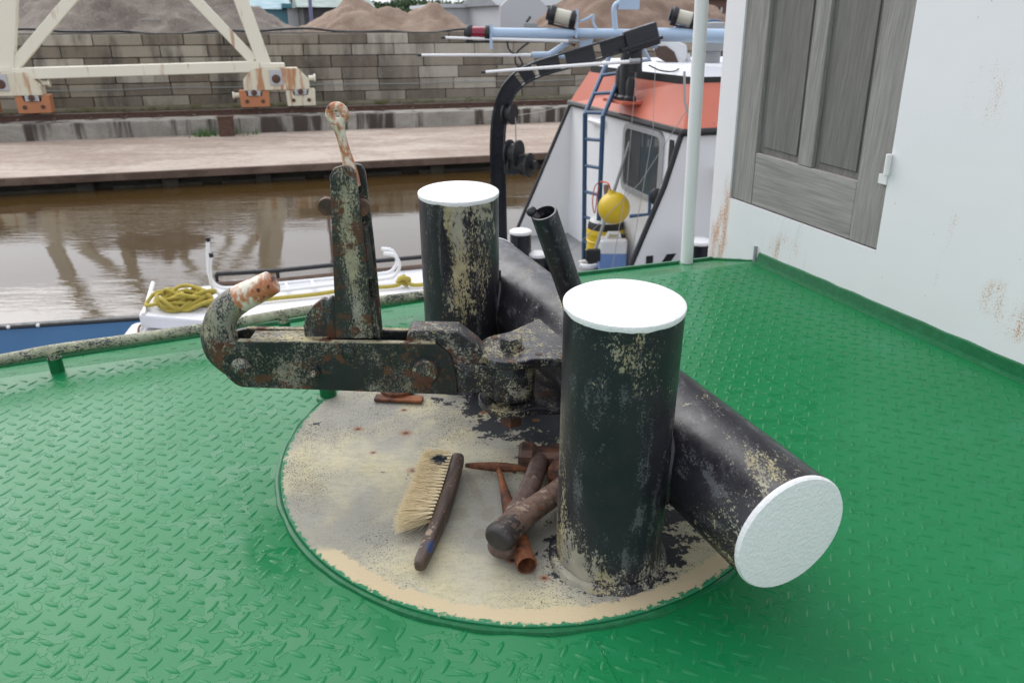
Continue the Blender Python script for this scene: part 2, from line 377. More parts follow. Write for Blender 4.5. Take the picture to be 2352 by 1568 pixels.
def concrete(name, a, b, sc=.6, streak=None, moss=None, rough=.85, bump=.4):
    m = N(name); p = m.pos()
    f = m.ma('ADD', m.ma('MULTIPLY', m.noise(m.mp(p, rot=(0, 0, R(-16.5)), scale=(.55, 1.3, 1)), sc, 6, .68, .6), .7), m.ma('MULTIPLY', m.noise(p, sc * 14, 4, .7), .3))
    c = m.mix(m.ss(f, .38, .64), a, b)
    if streak:
        c = m.mix(m.ss(m.noise(m.mp(p, scale=(1, 1, .1)), streak[0], 4, .6), streak[1], streak[1] + .12), c, streak[2])
    if moss: c = m.mix(m.ss(m.noise(p, moss[0], 4, .7), moss[1], moss[1] + .1), c, moss[2])
    m.set(Base_Color=c, Roughness=rough).nor(m.bump(m.noise(p, sc * 30, 4, .7), bump, .03)); return m.m
def sand_mat(name, a, b, speck=None):
    m = N(name); p = m.pos()
    f = m.noise(p, .9, 5, .6, .3); g = m.noise(p, 14, 4, .75)
    c = m.mix(m.ss(m.ma('ADD', m.ma('MULTIPLY', f, .6), m.ma('MULTIPLY', g, .4)), .38, .62), a, b)
    if speck: c = m.mix(m.ss(m.voro(p, 11), .22, .12, 0, .7), c, speck)
    m.set(Base_Color=c, Roughness=.95).nor(m.bump(g, .7, .08)); return m.m
def water_mat():
    m = N('brown_river_water'); p = m.pos()
    w1 = m.noise(m.mp(p, rot=(0, 0, R(-14)), scale=(.28, 1.5, 1)), 2.6, 3, .55, .4)
    w2 = m.noise(m.mp(p, rot=(0, 0, R(-20)), scale=(.4, 1.7, 1)), 8.0, 3, .55, .3)
    calm = m.ss(m.noise(m.mp(p, scale=(.6, 1.2, 1)), .32, 2), .40, .60, .12, 1.0)
    h = m.ma('MULTIPLY', m.ma('ADD', m.ma('MULTIPLY', w1, .85), m.ma('MULTIPLY', w2, .42)), calm)
    m.set(Base_Color=(.060, .036, .013), Roughness=.025, IOR=1.38).nor(m.bump(h, .5, .0135)); return m.m
def crane_paint():
    m = N('cream_crane_paint'); p = m.pos()
    c = m.mix(m.noise(p, .8, 4), (.70, .67, .54), (.78, .75, .62))
    st = m.noise(m.mp(p, scale=(1, 1, .12)), 4.5, 4, .6)
    c = m.mix(m.ss(st, .60, .72, 0, .75), c, (.36, .18, .08))
    m.set(Base_Color=c, Roughness=.45); return m.m
def bogie_paint():
    m = N('rust_streaked_cream_paint'); p = m.pos()
    st = m.noise(m.mp(p, scale=(1, 1, .15)), 5.5, 4, .6)
    c = m.mix(m.ss(st, .5, .66, 0, .9), (.64, .60, .46), (.40, .17, .06))
    m.set(Base_Color=c, Roughness=.5); return m.m
def glass_mat():
    m = N('window_glass'); m.set(Base_Color=(.06, .075, .08), Roughness=.025, IOR=1.38); m.b.inputs['Specular IOR Level'].default_value = .8; return m.m
def band_red():
    m = N('salmon_red_paint'); p = m.pos()
    c = m.mix(m.noise(p, 2.2, 4), (.50, .125, .075), (.60, .165, .10))
    c = m.mix(m.ss(m.noise(m.mp(p, scale=(1, 1, .2)), 14, 4), .66, .74, 0, .6), c, (.25, .10, .06))
    m.set(Base_Color=c, Roughness=.45); return m.m
def jug_mat():
    m = N('translucent_jug_plastic'); z = m.sep(m.obj())[2]
    c = m.mix(m.ss(z, .225, .235), (.14, .25, .50), (.66, .67, .68))
    m.set(Base_Color=c, Roughness=.35); m.b.inputs['Subsurface Weight'].default_value = .2; return m.m
def drum_mat():
    m = N('yellow_drum_plastic'); z = m.sep(m.obj())[2]
    c = m.mix(m.ss(z, .08, .085), (.012, .012, .012), (.66, .45, .012))
    c = m.mix(m.ss(z, .42, .425), c, (.012, .012, .012)); c = m.mix(m.ss(z, .50, .505), c, (.68, .68, .66))
    m.set(Base_Color=c, Roughness=.4); return m.m
def rope_mat():
    m = N('yellow_rope_fibre'); p = m.pos()
    c = m.mix(m.noise(p, 60, 4, .7), (.30, .235, .03), (.58, .47, .10))
    m.set(Base_Color=c, Roughness=.9).nor(m.bump(m.noise(p, 160, 2), .6, .006)); return m.m
def bristle_mat():
    m = N('pale_bristle_fibre'); o = m.obj()
    c = m.mix(m.noise(o, 240, 2), (.72, .57, .33), (.90, .79, .54))
    c = m.mix(m.ss(m.ma('ADD', m.spot(o, (-.028, .255, .03), (.024, .022, .06)), m.ma('MULTIPLY', m.ma('SUBTRACT', m.noise(o, 160, 2), .5), .8)), .25, .5), c, (.03, .04, .06))
    m.set(Base_Color=c, Roughness=.7); return m.m
MT = dict(
    deck=deck_mat(), trim=green_trim(), white=plain('white_cap_paint', (.84, .825, .825), .45, .045, 26, bump=.25, bsc=180),
    wall=white_wall(), rust=rusty('dark_rust'), rust_o=rusty('orange_rust', (.05, .021, .013), (.21, .075, .028), 40, .5), rust_d=rusty('rust_brown_iron', (.035, .02, .015), (.15, .065, .035), 26, .52, .6),
    post_r=worn('worn_black_post_paint', .0, (1, 1, .38), big=11, op=.8, wd=.10, grad=[(.11, .02, .05)], rust=0, spots=(((.12, -.40, .41), (.06, .06, .05), .17),((.06, -.39, .04), (.085, .09, .125), .27), ((.16, -.38, .015), (.09, .07, .055), .22), ((.205, -.36, .25), (.03, .06, .14), .14))),
    post_l=worn('worn_black_post_paint_streaked', .045, (1.3, 1.3, .22), big=13, grad=[(.26, .12, -.12)], rust=.03, wd=.10, spots=(((-.135, .205, .33), (.050, .06, .30), .30), ((-.075, .225, .40), (.03, .06, .2), .18), ((-.14, .2, .45), (.12, .12, .05), .18))),
    bar=worn('worn_black_crossbar_paint', -.015, (1, .35, 1), rot=(0, 0, R(15)), big=12, grey=.6, spots=(((.33, -.45, .20), (.13, .15, .12), .21), ((-.055, .33, .17), (.05, .06, .11), .26), ((.02, .15, .24), (.09, .1, .06), .14), ((.24, -.28, .20), (.09, .10, .12), .16), ((.30, -.36, .12), (.09, .10, .10), .14))),
    hook=worn('worn_black_hook_paint', .135, (1, 1, .8), big=9, op=.7, wd=.16, rust=.19, grey=.35, rough=.42, base=(.013, .015, .016), patch=(.36, .32, .18)),
    hook2=worn('olive_worn_hook_paint', .13, (1.2, 1.2, .3), big=13, wd=.14, rust=.22, spots=(((.025, -.02, .42), (.022, .06, .24), .22), ((-.22, 0, .29), (.12, .15, .13), .24)), grey=.4, rough=.5, base=(.02, .022, .02), patch=(.34, .32, .21)),
    hook_top=worn('cream_worn_rusty_edge', .26, (.4, 1, 1), big=14, rust=.2, grey=.3, rough=.5),
    shank=worn('rust_edged_shank_paint', .20, (.6, 1, 1), big=12, rust=.24, grey=.6, rough=.5, wd=.14),
    bracket=worn('worn_bracket_paint', .11, (1, 1, 1), big=14, rust=.13, grey=.5),
    black=plain('black_gloss_paint', (.010, .012, .018), .32, .2, 8), tube_black=worn('chipped_black_tube_paint', -.27, (1, 1, 1), big=20, rust=0),
    hookw=hook_white('rust_stained_white_paint'),
    rail=worn('worn_rail_paint', .27, (.4, .4, 1), big=16, rust=.0, grey=.1, patch=(.40, .40, .27), rough=.45, base=(.02, .025, .025)),
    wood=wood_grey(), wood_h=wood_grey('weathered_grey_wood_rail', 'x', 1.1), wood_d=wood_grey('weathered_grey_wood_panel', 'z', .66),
    pole=plain('white_pole_paint', (.77, .75, .745), .4, .04, 14), white2=plain('white_boat_paint', (.78, .78, .78), .4, .05, 1.2), roofw=plain('white_roof_paint', (.68, .68, .70), .45, .05, 1.5),
    blue=plain('blue_hull_paint', (.085, .21, .40), .45, .15, 2), ltblue=plain('pale_blue_mast_paint', (.40, .52, .66), .4, .08, 5), dkblue=plain('dark_blue_ladder_paint', (.02, .07, .15), .4, .25, 8),
    red=band_red(), trimblk=plain('black_trim_rubber', (.012, .013, .015), .5, .2, 8), yellow=plain('yellow_fender_vinyl', (.62, .43, .015), .38, .08, 4),
    lens_w=plain('pale_lamp_lens', (.55, .52, .42), .2, .05, 9), lens_r=plain('red_lamp_lens', (.22, .012, .03), .15, .1, 9), grey=plain('grey_metal', (.28, .29, .29), .45, .1, 6), alu=plain('aluminium_frame', (.5, .51, .52), .35, .08, 8, metal=.6),
    glass=glass_mat(), jug=jug_mat(), drum=drum_mat(), rope=rope_mat(), bristle=bristle_mat(), antenna=plain('white_antenna_fibreglass', (.80, .80, .80), .35, .03, 5),
    brushwood=handle_wood('dark_brush_wood', (.045, .03, .023), (.11, .07, .05), (1, .12, 1), tip=((.010, .035, .024), .018, (.03, .055, .15))),
    stone=stone_mat(), mortar=concrete('dark_wall_joint', (.085, .076, .063), (.13, .118, .10), 2),
    quay=concrete('quay_concrete', (.27, .20, .155), (.47, .395, .33), .45, bump=.25), ledge=concrete('stained_ledge_concrete', (.22, .205, .175), (.34, .32, .28), 1.2, streak=(1.9, .50, (.055, .042, .034)), moss=(1.5, .66, (.10, .11, .04))),
    fascia=concrete('rusty_quay_fascia', (.09, .055, .04), (.17, .115, .085), 1.5), pile=concrete('wet_dark_timber', (.018, .016, .012), (.05, .045, .03), 1.0), moss=concrete('mossy_kerb', (.13, .115, .07), (.20, .18, .13), 1.5, moss=(2.5, .5, (.09, .09, .03))),
    gravel=sand_mat('grey_gravel', (.14, .115, .095), (.27, .23, .195), (.38, .35, .31)), sand=sand_mat('pale_brown_sand', (.24, .165, .12), (.35, .26, .195)), sand2=sand_mat('brown_sand', (.19, .125, .09), (.27, .19, .14)),
    water=water_mat(), crane=crane_paint(), bogie=bogie_paint(), orange=plain('orange_wheel_guard_paint', (.44, .175, .075), .5, .15, 3), cranegrey=plain('pale_grey_steel', (.45, .46, .48), .5, .1, 3),
    teal=plain('teal_roof_sheet', (.06, .19, .24), .5, .08, .5), tealwall=plain('teal_wall_sheet', (.10, .25, .31), .5, .08, .5), shedwhite=plain('pale_wall_sheet', (.52, .54, .55), .6, .06, .5), gable=plain('pale_grey_render', (.47, .48, .50), .8, .05, .4), roofgrey=plain('grey_roof_sheet', (.20, .215, .225), .6, .1, .6), roofgreen=plain('green_grey_fascia', (.16, .22, .20), .6, .1, .6), darkshed=plain('dark_shed_interior', (.05, .052, .055), .8, .1, .6), purple=plain('violet_grey_pole_paint', (.15, .15, .27), .5, .08, 2), brickb=plain('brown_brick', (.14, .08, .06), .85, .2, 3), ytank=plain('grey_block', (.26, .25, .22), .9, .15, 2),
    cable=plain('black_hose_rubber', (.02, .021, .023), .5, .2, 4), ground=sand_mat('yard_ground', (.15, .12, .10), (.24, .20, .17)),
    leaf=plain('tree_leaf', (.045, .085, .03), .7, .4, 1.2), leaf2=plain('tree_leaf_pale', (.075, .12, .04), .7, .35, 1.2), bark=plain('tree_bark', (.08, .06, .045), .9, .2, 3), weed=plain('weed_leaf', (.06, .14, .03), .7, .3, 6),
    hull=plain('black_hull_paint', (.015, .016, .018), .5, .2, 2), dkgrey=plain('grey_deck_paint', (.24, .245, .25), .6, .1, 3), chairbrown=plain('brown_cushion', (.10, .065, .05), .8, .15, 10), brass=plain('galvanised_wire', (.30, .29, .28), .5, .1, 20), orange_rope=plain('orange_cord', (.55, .10, .04), .8, .1, 20),
)
def sh(o): SHIP.append(o); return o
# ================================================================== OUR TUG: deck, house, bitts, hook
A1 = R(23.3); E1 = Vector((math.cos(A1), math.sin(A1), 0)); E2 = Vector((-math.sin(A1), math.cos(A1), 0)); UP = Vector((0, 0, 1))
# far edge of the deck in the deck's own plane (inner line of the margin plate / outer edge, which falls away)
INN = [Vector((-3.6, .52, 0)), Vector((-1.18, 1.60, 0)), Vector((-.72, 1.77, 0)), Vector((-.25, 1.95, 0)), Vector((.20, 2.17, 0)), Vector((.80, 2.385, 0)), Vector((3.0, 3.2, 0))]
OUT = [Vector((-3.7, .72, -.065)), Vector((-1.31, 1.775, -.065)), Vector((-.84, 1.965, -.065)), Vector((-.27, 2.21, -.065)), Vector((.22, 2.425, -.065)), Vector((.70, 2.575, -.065)), Vector((2.9, 3.4, -.065))]
deck_root = empty('deck', (0, 0, 0)); tag(deck_root, kind='structure'); SHIP.append(deck_root)
b = MB()
near = [Vector((p.x * 1.0 + .9, -1.6, 0)) for p in INN]
near = [Vector((-3.6 + 6.6 * i / 6, -1.6, 0)) for i in range(7)]
for i in range(6): b.add([near[i], near[i + 1], INN[i + 1], INN[i]], [(0, 1, 2, 3)])
b.build('plating', MT['deck'], deck_root, smooth=False)
b = MB()
for i in range(6): b.add([INN[i], INN[i + 1], OUT[i + 1], OUT[i]], [(0, 1, 2, 3)])
b.build('margin_plate', MT['deck'], deck_root, smooth=False)
b = MB()
for i in range(6):
    p, q = OUT[i], OUT[i + 1]; n = (q - p).cross(UP).normalized()
    b.add([p, q, q - UP * 2.9 - n * .1, p - UP * 2.9 - n * .1], [(0, 1, 2, 3)])
b.build('hull_side', MT['hull'], deck_root, smooth=False)
b = MB(); b.tube([p + UP * .004 for p in OUT], .009, 6)
b.build('edge_bar', MT['trim'], deck_root)
MB().tube([SH.onz(1362, 1468, .0), SH.onz(1452, 1640, .0)], .0032, 6).build('weld_seam', MT['deck'], deck_root)
# raised treads of the chequer plate
def lug_mesh():
    L, W, Hh = .0142, .0042, .0023; pts = []; n = 6
    top = []
    for i in range(n + 1):
        t = -1 + 2 * i / n; w = W * math.sqrt(max(0, 1 - t * t)) if abs(t) < 1 else 0
        pts.append((L * t, w))
    v = [(x, y, 0) for x, y in pts] + [(x, -y, 0) for x, y in reversed(pts[1:-1])]
    m = len(v); k = 5
    v += [(L * t, 0, Hh * (1 - abs(t) ** 2.2 * .75)) for t in (-.78, -.39, 0, .39, .78)]
    f = []
    for i in range(n):
        a = min(max(i - 1, 0), 4); c = min(max(i, 0), 4)
        if a == c: f.append((i, i + 1, m + a)); g = None
        else: f.append((i, i + 1, m + c, m + a))
    low = [0] + list(range(m - 1, n, -1)) + [n]
    for i in range(n):
        a = min(max(i - 1, 0), 4); c = min(max(i, 0), 4)
        if a == c: f.append((low[i + 1], low[i], m + a))
        else: f.append((low[i + 1], low[i], m + a, m + c))
    return [Vector(p) for p in v], f
LV, LF = lug_mesh()
PLATE = Vector((.03, 1.31, 0)); PR = .473; PITCHL = .0405
WO = Vector((.79, 2.38, 0)); WW = Vector((.447, -.894, 0)); WN = Vector((.894, .447, 0))
def inner_y(x):
    for i in range(6):
        if INN[i].x <= x <= INN[i + 1].x:
            t = (x - INN[i].x) / (INN[i + 1].x - INN[i].x); return INN[i].y + t * (INN[i + 1].y - INN[i].y)
    return -9
lugs = []
NBv = Vector((.9163, .4005, 0)); AXv = Vector((-.4005, .9163, 0)); CHORD = .172
for i in range(-90, 91):
    for j in range(-90, 91):
        for k in (0, 1):
            p = PLATE + E1 * (i + .5 * k) * PITCHL + E2 * (j + .5 * k) * PITCHL
            if p.y > inner_y(p.x) - .02 or p.y < .25 or p.x < -2.2: continue
            if (p - PLATE).length < PR + .018 and (p - PLATE).dot(NBv) < CHORD + .02: continue
            if (p - WO).dot(WN) > -.045: continue
            q = SH.proj(p)
            if q[2] < .2 or not (-200 < q[0] < 2552 and 500 < q[1] < 1800): continue
            lugs.append((q[2] if (0 < q[0] < 2352 and q[1] < 1568) else 50 + q[2], p, k))
lugs.sort(key=lambda t: t[0])
lme = bpy.data.meshes.new('tread_lug'); lme.from_pydata([tuple(v) for v in LV], [], LF); lme.shade_smooth(); lme.materials.append(MT['deck'])
for d, p, k in lugs[:300]:
    o = bpy.data.objects.new('tread_lug', lme); COL.objects.link(o); o.parent = deck_root
    o.location = p; o.rotation_euler = (0, 0, A1 + (R(-45) if k else R(45)) + random.uniform(-.03, .03))
b = MB()
for d, p, k in lugs[300:]:
    rt = Matrix.Rotation(A1 + (R(-45) if k else R(45)), 3, 'Z')
    b.add([rt @ v + p for v in LV], LF)
tag(b.build('tread_lugs', MT['deck'], deck_root, ang=180, fix=False), kind='stuff')

# ---------------------------------------------------------------- towing bitts
PRr = Vector((.154, .99, 0)); PLl = Vector((-.111, 1.597, 0)); rp = .083
bitt = empty('towing_bitts', PLATE, 'black worn steel towing bitts with white capped posts on a round cream plate', 'bitts', ship=True)
MT['plate'] = plate_mat(0, 0)
ta = math.acos(CHORD / PR); rimpts = [PLATE + (NBv * math.cos(t) + AXv * math.sin(t)) * PR for t in [ta + (2 * math.pi - 2 * ta) * i / 110 for i in range(111)]]
b = MB(); b.prism([(p.x, p.y) for p in rimpts], (0, 0, -.004), (1, 0, 0), (0, 1, 0), (0, 0, .0125))
base = b.build('base_plate', MT['plate'], bitt, bevel=.002)
b = MB(); ring = []; rr = []
for i, p in enumerate(rimpts + [rimpts[-1].lerp(rimpts[0], k / 20) for k in range(1, 20)]):
    k = mnoise.noise((p - PLATE) * 19) * .0025; d = (p - PLATE).normalized() if i < 111 else NBv
    ring.append(p + d * (.004 + k) + UP * .0005); rr.append(.0062 + k)
b.tube(ring, rr, 8, closed=True); b.build('weld_bead', MT['trim'], base)
def post(p, h, mat, capname):
    b = MB(); b.lathe([(rp + .002, .0), (rp, .006), (rp, h - .012)], p + UP * .004, n=56, close=False)
    po = b.build('post', mat, bitt)
    b = MB(); prof = [(rp + .0004, h - .0085), (rp + .0009, h - .006), (rp + .0014, h - .003), (rp + .0010, h - .0003), (rp - .0025, h + .0018), (rp * .8, h + .003), (.001, h + .0038)]
    b.lathe(prof, p, n=56, close=False)
    for i, v in enumerate(b.v):
        if v.z < h - .005: v.z += mnoise.noise(v * 40) * .0015 + mnoise.noise(v * 170) * .0018
    b.build('cap', MT['white'], po)
    pts = []; rads = []
    for i in range(60):
        t = 2 * math.pi * i / 60; k = mnoise.noise(Vector((math.cos(t) * 5, math.sin(t) * 5, h))) * .003
        pts.append(p + Vector((math.cos(t), math.sin(t), 0)) * (rp + .002 + k * .4) + UP * .009); rads.append(.010 + k)
    b = MB(); b.tube(pts, rads, 8, closed=True); b.build('foot_weld', mat, po)
    return po
pr = post(PRr, .45, MT['post_r'], 'R'); pl = post(PLl, .44, MT['post_l'], 'L')
tag(pr, 'near black post, cream primer showing at its foot'); tag(pl, 'far post streaked heavily with cream')
AX = (PLl - PRr).normalized(); NB = Vector((AX.y, -AX.x, 0))      # NB points to the house side
mid = (PRr + PLl) / 2 + NB * .148; ZC = .17
c0 = mid - AX * .555 + UP * ZC; c1 = mid + AX * .535 + UP * ZC
RB_ = .0885; b = MB(); b.lathe([(RB_, .0), (RB_, 1.09 - .008)], c0 + AX * .004, AX, 56, close=False)
bar = b.build('crossbar', MT['bar'], bitt)
for c, d in ((c0, -AX), (c1, AX)):
    b = MB(); b.lathe([(RB_ + .0004, -.0065), (RB_ + .001, -.005), (RB_ + .0012, -.002), (RB_ - .001, .0015), (RB_ * .7, .003), (.001, .0034)], c, d, 56, close=False)
    b.build('end_cap', MT['white'], bar)
# weld collars where the crossbar passes the posts
for p in (PRr, PLl):
    pts = []
    for i in range(41):
        t = -1.15 + 2.3 * i / 40
        z = ZC + .0885 * 1.02 * math.sin(t * 1.35); xx = .0885 * 1.02 * math.cos(t * 1.35)
        n_ = .148 - xx; n_ = min(n_, rp * .99)
        al = math.sqrt(max(0, (rp * 1.01) ** 2 - n_ ** 2))
        pts.append((n_, al, z))
    for sgn in (-1, 1):
        path = [p + NB * q[0] + AX * q[1] * sgn + UP * q[2] for q in pts]
        MB().tube(path, [.006 + .002 * mnoise.noise(v * 60) for v in path], 8).build('weld_seam', MT['bar'], bar)
# bracket plates, pivot bolt
PV = Vector((-.002, 1.297, 0))
def bracket(z0, z1, name):
    d1 = PV - AX * .115 + NB * .145; d2 = PV + AX * .115 + NB * .145
    pts = [(d1.x, d1.y)]
    nose = []
    for i in range(19):
        t = R(-105) + R(210) * i / 18
        v = PV - NB * math.cos(t) * .062 + AX * math.sin(t) * .062
        nose.append((v.x, v.y))
    pts = [(d1.x, d1.y)] + nose + [(d2.x, d2.y)]
    b = MB(); b.prism(pts, (0, 0, z0), (1, 0, 0), (0, 1, 0), (0, 0, z1 - z0))
    return b.build(name, MT['bracket'], bitt, bevel=.003)
bu = bracket(.212, .229, 'bracket_plate'); bl_ = bracket(.112, .127, 'bracket_plate')
for (a, n) in ((-.045, .035), (.045, .035), (-.052, -.022), (.05, -.012), (-.075, .07)):
    MB().lathe([(.0065, 0), (.0065, .0006), (.0005, .0006)], PV + AX * a + NB * n + UP * .2292, n=12, close=False).build('bolt_hole', MT['rust_d'], bu)
b = MB(); b.lathe([(.0225, .229), (.0225, .247), (.0205, .251), (.001, .252)], PV, n=6, close=False)
b.lathe([(.025, .2285), (.025, .2315), (.02, .2316)], PV, n=20, close=False)
pb = b.build('pivot_bolt', MT['bracket'], bitt, ang=30)
b = MB(); b.lathe([(.021, .066), (.0225, .069), (.0225, .112)], PV, n=6); b.build('nut', MT['rust_d'], pb, ang=30)
# leaning socket tube beside the crossbar
t0 = mid + AX * .03 - NB * .01 + UP * .235; t1 = SH.aty(1249, 488, 1.315)
b = MB(); u, v, a = frame(t1 - t0); L = (t1 - t0).length
b.lathe([(.0235, -.03), (.0235, L - .002), (.0228, L), (.0195, L), (.019, L - .003), (.019, L - .10), (.001, L - .10)], t0, a, 36, close=False)
st = b.build('socket_tube', MT['tube_black'], bitt)
kp = SH.aty(1221, 486, 1.325); MB().sphere(kp, .0095, 14, 8).tube([kp, kp + Vector((.012, -.004, -.012))], .007, 8).build('knob', MT['tube_black'], st)

# ---------------------------------------------------------------- towing hook
hk = empty('towing_hook', (-.30, 1.287, 0), 'worn black quick release towing hook with upright rusty lever', 'towing hook', ship=True)
YN, YF = 1.255, 1.320
def hp(x, y, Y): return SH.aty(x, y, Y)
out_px = [(540, 785), (1003, 791), (1036, 818), (1048, 862), (1051, 907), (548, 889), (516, 862), (503, 815), (512, 792)]
def plate_from_px(px, Yp, th, name, mat, parent, rad=0, bevel=.0015, dx=0, Yside=None):
    pts = []
    for q in px:
        p = SH.aty(q[0], q[1], Yp); pts.append((p.x + dx, p.z))
    if rad: pts = rounded(pts, rad, 3)
    return MB().prism(pts, (0, (Yside if Yside is not None else Yp), 0), (1, 0, 0), (0, 0, 1), (0, th, 0)).build(name, mat, parent, bevel=bevel)
sp = plate_from_px(out_px, YN, .012, 'side_plate', MT['hook'], hk, rad=[.004, .004, .006, .006, .002, .012, .012, .012, .008])
sp2 = plate_from_px(out_px, YN, .012, 'side_plate', MT['hook'], hk, rad=[.004, .004, .006, .006, .002, .012, .012, .012, .008], Yside=YF - .012)
# pins and nuts on the near side plate
def pin(px, py, r, h, name, mat, n=24, Y=YN, parent=None, dome=True):
    p = SH.aty(px, py, Y)
    prof = [(r, -.001), (r, h * .7), (r * .88, h), (.001, h * (1.25 if dome else 1.0))]
    return MB().lathe(prof, p, (0, -1, 0), n, close=False).build(name, mat, parent or sp, ang=40)
pin(978, 850, .0235, .011, 'pin_head', MT['hook2'], 32)
pin(554, 843, .0185, .006, 'pin_head', MT['hook2'], 28)
MB().lathe([(.0265, -.001), (.0265, .002), (.0236, .0022)], SH.aty(978, 850, YN), (0, -1, 0), 32, close=False).build('washer', MT['hook'], sp)
pin(722, 852, .0125, .006, 'nut', MT['hook'], 6, dome=False); pin(722, 853, .006, .014, 'bolt_end', MT['hook_top'], 14)
pin(802, 809, .0105, .005, 'pin_head', MT['hook'], 22)
pin(560, 846, .005, .012, 'bolt_end', MT['rust_d'], 12)
for par, Y_ in ((sp, YN + .006), (sp2, YF - .006)):
    p0, p1 = SH.aty(545, 785, YN), SH.aty(1000, 790.5, YN); p0.y = p1.y = Y_
    MB().bar(p0 + UP * .0006, p1 + UP * .0006, .0105, .0022).build('worn_edge', MT['hook_top'], par, bevel=.0008)
# filler bars between the plates
zt = SH.aty(800, 787, YN).z; zb = SH.aty(800, 899, YN).z
xl = SH.aty(560, 787, YN).x; xr = SH.aty(1000, 790, YN).x
b = MB().box(((xl + xr - .19) / 2, 1.2875, zt - .012), (xr - xl - .20, .040, .024)); b.build('spacer_bar', MT['hook_top'], hk, bevel=.002)
b = MB().box(((xl + xr) / 2, 1.2875, zb + .016), (xr - xl - .06, .040, .02)); b.build('spacer_bar', MT['hook'], hk, bevel=.002)
# shank block at the tail and the eye that swings on the pivot bolt
b = MB(); tl = SH.aty(935, 758, 1.28); tr = SH.aty(1068, 762, 1.28)
pts = [(tl.x, zt + .008), (tl.x + .01, zt + .019), (tr.x - .012, zt + .017), (tr.x + .022, zt - .012), (tr.x + .035, zt - .03), (tr.x + .035, zb + .015), (tl.x + .04, zb + .012), (tl.x, zt - .02)]
b.prism(pts, (0, 1.2655, 0), (1, 0, 0), (0, 0, 1), (0, .046, 0)); b.build('shank_block', MT['shank'], hk, bevel=.004)
b = MB().box((-.070, 1.290, .181), (.125, .058, .058)); b.lathe([(.043, .131), (.045, .135), (.045, .206), (.043, .2095)], PV - UP * .0, n=40)
b.build('pivot_eye', MT['bracket'], hk, bevel=.004)
# hook horn
pth = [hp(560, 838, 1.287), hp(512, 800, 1.287), hp(504, 750, 1.287), hp(519, 712, 1.287), hp(552, 686, 1.287), hp(590, 667, 1.287), hp(618, 652, 1.287), hp(628, 646, 1.287)]
pth = smoothpath(pth, 6)
nn = len(pth); rad = []
for i in range(nn):
    t = i / (nn - 1); r = .032 * (1 - t) + .0205 * t
    if t < .25: r = .033 - .004 * t
    if t > .93: r *= math.sqrt(max(.05, 1 - ((t - .93) / .075) ** 2))
    rad.append(r)
k = int(nn * .56)
MB().tube(pth[:k + 1], rad[:k + 1], 20).build('hook_horn', MT['hook2'], hk, ang=60)
MB().tube(pth[k:], rad[k:], 20).build('hook_tip', MT['hookw'], hk, ang=60)
# upright lever: two side straps, eye handle, rollers, cam
near_px = [(757, 405), (765, 388), (785, 381), (808, 386), (817, 402), (836, 560), (857, 778), (772, 778), (764, 600)]
plate_from_px(near_px, 1.2685, .009, 'lever_strap', MT['hook2'], hk, bevel=.0022)
far_px = [(x + 22, y - 6) for x, y in near_px]
plate_from_px(far_px, 1.298, .009, 'lever_strap', MT['hook'], hk, bevel=.002)
b = MB()
for y0, y1 in ((520, 640), (690, 775)):
    q = [(790, y0), (842 + (y0 - 520) * .11, y0), (846 + (y1 - 520) * .11, y1), (796, y1)]
    pts = [(SH.aty(x, y, 1.28).x, SH.aty(x, y, 1.28).z) for x, y in q]
    b.prism(pts, (0, 1.2775, 0), (1, 0, 0), (0, 0, 1), (0, .0205, 0))
b.build('lever_web', MT['hook2'], hk, bevel=.001)
lp = hk
def lpin(px, py, r, h=.004, mat='hook2'): return pin(px, py, r, h, 'lever_pin', MT[mat], 20, Y=1.2685, parent=hk)
lpin(779, 409, .0115, .005); lpin(777, 577, .0035, .002, 'rust_d'); lpin(822, 579, .0045, .003); lpin(780, 686, .0035, .002, 'rust_d'); lpin(815, 761, .006, .003)
for (px, py, Y) in ((752, 474, 1.281), (829, 476, 1.281)):
    c = SH.aty(px, py, Y); MB().lathe([(.006, -.006), (.0145, -.006), (.0155, -.004), (.0155, .004), (.0145, .006), (.006, .006)], c, (0, 1, 0), 28).build('roller', MT['rust_d'], hk, ang=30)
cm = [(697, 748), (704, 722), (720, 702), (742, 686), (752, 690), (762, 682), (776, 700), (790, 780), (700, 780)]
plate_from_px(cm, 1.281, .012, 'cam_plate', MT['hook2'], hk, bevel=.0015)
b = MB(); p0 = hp(812, 428, 1.287); p1 = hp(800, 372, 1.287); p2 = hp(786, 322, 1.287); p3 = hp(777, 285, 1.287)
b.tube(smoothpath([p0, p1, p2, p3], 5), [.015] * 4 + [.0135, .012, .011, .0103, .0098, .0096, .0097, .010, .0107, .0118, .0130, .0142], 14, sq=(1, .8))
ec = hp(774.5, 262, 1.287)
b.lathe([(.0066, -.0055), (.0095, -.0075), (.0145, -.0072), (.0185, -.004), (.0190, 0), (.0185, .004), (.0145, .0072), (.0095, .0075), (.0066, .0055), (.006, 0), (.0066, -.0055)], ec, (0.12, 1, 0), 28, close=False)
b.build('eye_handle', MT['hookw'], hk, ang=60)

